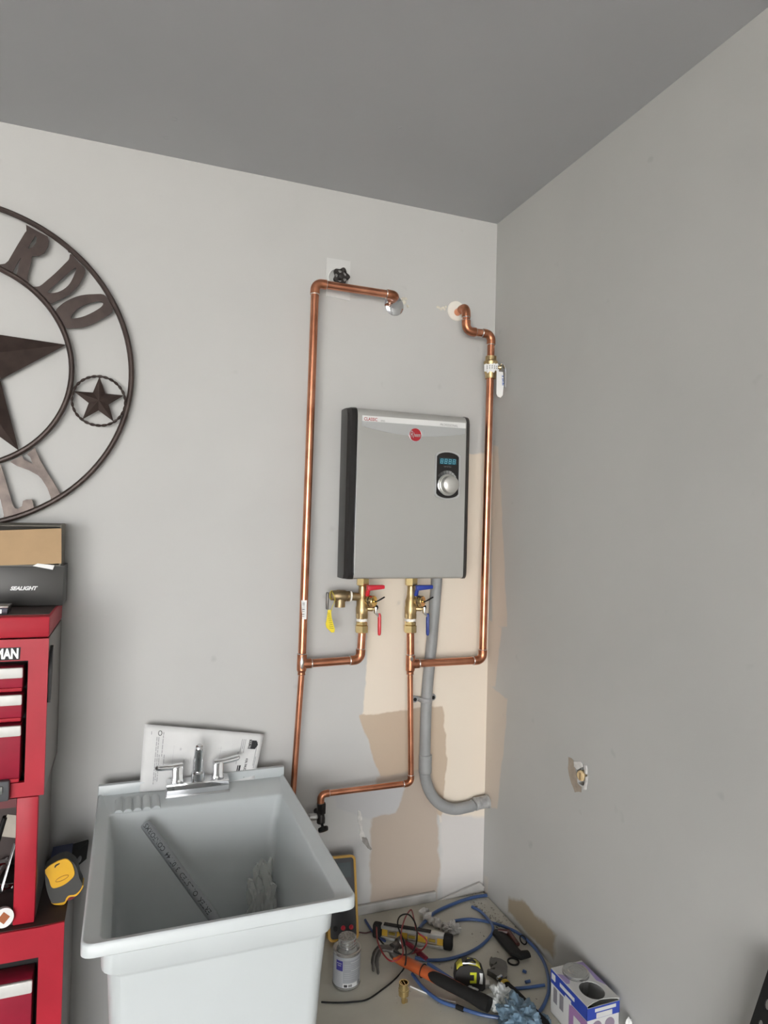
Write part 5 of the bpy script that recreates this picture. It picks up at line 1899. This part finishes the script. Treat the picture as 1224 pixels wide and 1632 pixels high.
obj('text_bar', box(NB(), (bx0 + .024, by0 - .0012, zt3 - .029), (bx1 - .020, by0 - .0005, zt3 - .018)), m_cw, ct, smooth=False)
obj('purple_spot', prism(NB(), [[V((bx0, by1 - .022, zt3 + .0012)), V((bx0 + .012, by1 - .030, zt3 + .0012)), V((bx0 + .016, by1 - .050, zt3 + .0012)), V((bx0 + .008, by1 - .060, zt3 + .0012)), V((bx0, by1 - .058, zt3 + .0012))]], (0, 0, .0003)), m_cl, ct, smooth=False)
obj('purple_spot', prism(NB(), [[V((bx1, by1 - .006, zt3 + .0012)), V((bx1, by1 - .090, zt3 + .0012)), V((bx1 - .012, by1 - .070, zt3 + .0012)), V((bx1 - .008, by1 - .036, zt3 + .0012)), V((bx1 - .022, by1 - .002, zt3 + .0012))]], (0, 0, .0003)), m_cl, ct, smooth=False)
# the can inside the first hole
cn = thing('cement_can', 'metal can with ringed lid sitting in the white and blue carton', 'can', (h1.x, h1.y, ZP + .002))
cz = V((h1.x, h1.y, ZP + .002))
obj('body', lathe(NB(), [(0, 0), (.029, 0), (.029, .094), (.0285, .096)], cz, (0, 0, 1), 32), m_tin, cn)
obj('lid', lathe(NB(), [(.0285, .096), (.0300, .097), (.0300, .104), (.0285, .106), (.0265, .1045), (.024, .105), (.018, .1045), (.016, .1055), (.009, .105), (.007, .106), (0, .106)], cz, (0, 0, 1), 36), m_tin, cn)
ws = obj('paper_scrap', crumple(V((-.012, -.672, ZP + .052)), .006, .006, .015, 5.5, .6, 3, None, 2.4), white_p, ct, smooth=False)
ws.name = 'torn_corner'

# ---- plug in the ragged hole of the right wall
hq = RW(927, 1236)
pg = thing('wall_plug', 'cream plug in a ragged hole of the right wall', 'plug', hq)
m_plug = mat('cream_plug', (.62, .46, .25, 1), .5)
pq = V((.008, RW(925.5, 1236).y, RW(925.5, 1236).z))
obj('plug', lathe(NB(), [(0, -.006), (.012, -.006), (.0125, .010), (.009, .013), (0, .013)], pq, (-1, -.2, 0), 16), m_plug, pg)
bm = NB()
box(bm, pq + V((-.0145, -.006, -.009)), pq + V((-.0125, -.003, .009)), .001)
obj('slot', bm, mat('plug_slot', (.20, .12, .05, 1), .7), pg)
ragged([(916, 1213), (926, 1214), (929, 1222), (922, 1226), (917, 1222)], 2, .7, 0, .003, m_gyps, 'torn_paper_flap', wall_right, 'r', 8)
ragged([(931, 1218), (936, 1220), (936, 1234), (933, 1232)], 2, .6, 0, .003, m_gyps, 'torn_paper_flap', wall_right, 'r', 9)
ragged([(934, 1238), (937, 1237), (936, 1248), (934, 1259), (931, 1258)], 2, .5, 0, .002, m_gyps, 'torn_paper_flap', wall_right, 'r', 10)
ragged([(906, 1206), (915, 1212), (918, 1230), (921, 1248), (928, 1254), (927, 1263), (917, 1262), (910, 1248), (906, 1225)], 2, .9, 0, .0006, mat('brown_paper_layer', (.36, .30, .24, 1), .9, var=.2, scale=60), 'torn_paper_layer', wall_right, 'r', 12)

# ---- slotted black steel strip leaning by the right wall
sb = thing('slotted_strip', 'black slotted steel strip leaning against the right wall at frame edge', 'steel strip', (-.05, -.85, 0))
ba, bb_ = V((-.050, -.8195, .002)), V((-.050, -1.0455, .768))
bdv = (bb_ - ba).normalized()
bw = V((0, -bdv.z, bdv.y))
bw = bw if bw.y < 0 else -bw
LB = (bb_ - ba).length
wd = .055
quad = [ba, ba + bw * wd, bb_ + bw * wd, bb_]
quad[1].z = max(quad[1].z, .001)
quad[0].z = max(quad[0].z, .001)
slots = []
k = 0
while .05 + k * .045 < LB - .03:
    s = .05 + k * .045
    for w_ in (.016, .040):
        c_ = ba + bdv * (s + (.0225 if w_ > .03 else 0)) + bw * w_
        slots.append([c_ + bdv * (.011 * math.cos(a)) + bw * (.0045 * math.sin(a)) for a in [2 * math.pi * i / 12 for i in range(12)]])
    k += 1
obj('strip', prism(NB(), [quad] + slots, (.003, 0, 0)), black_p, sb, smooth=False)
obj('flange', prism(NB(), [[ba + bw * wd, bb_ + bw * wd, bb_ + bw * wd + V((.03, 0, 0)), ba + bw * wd + V((.03, 0, 0))]], -bw * .003), black_p, sb, smooth=False)
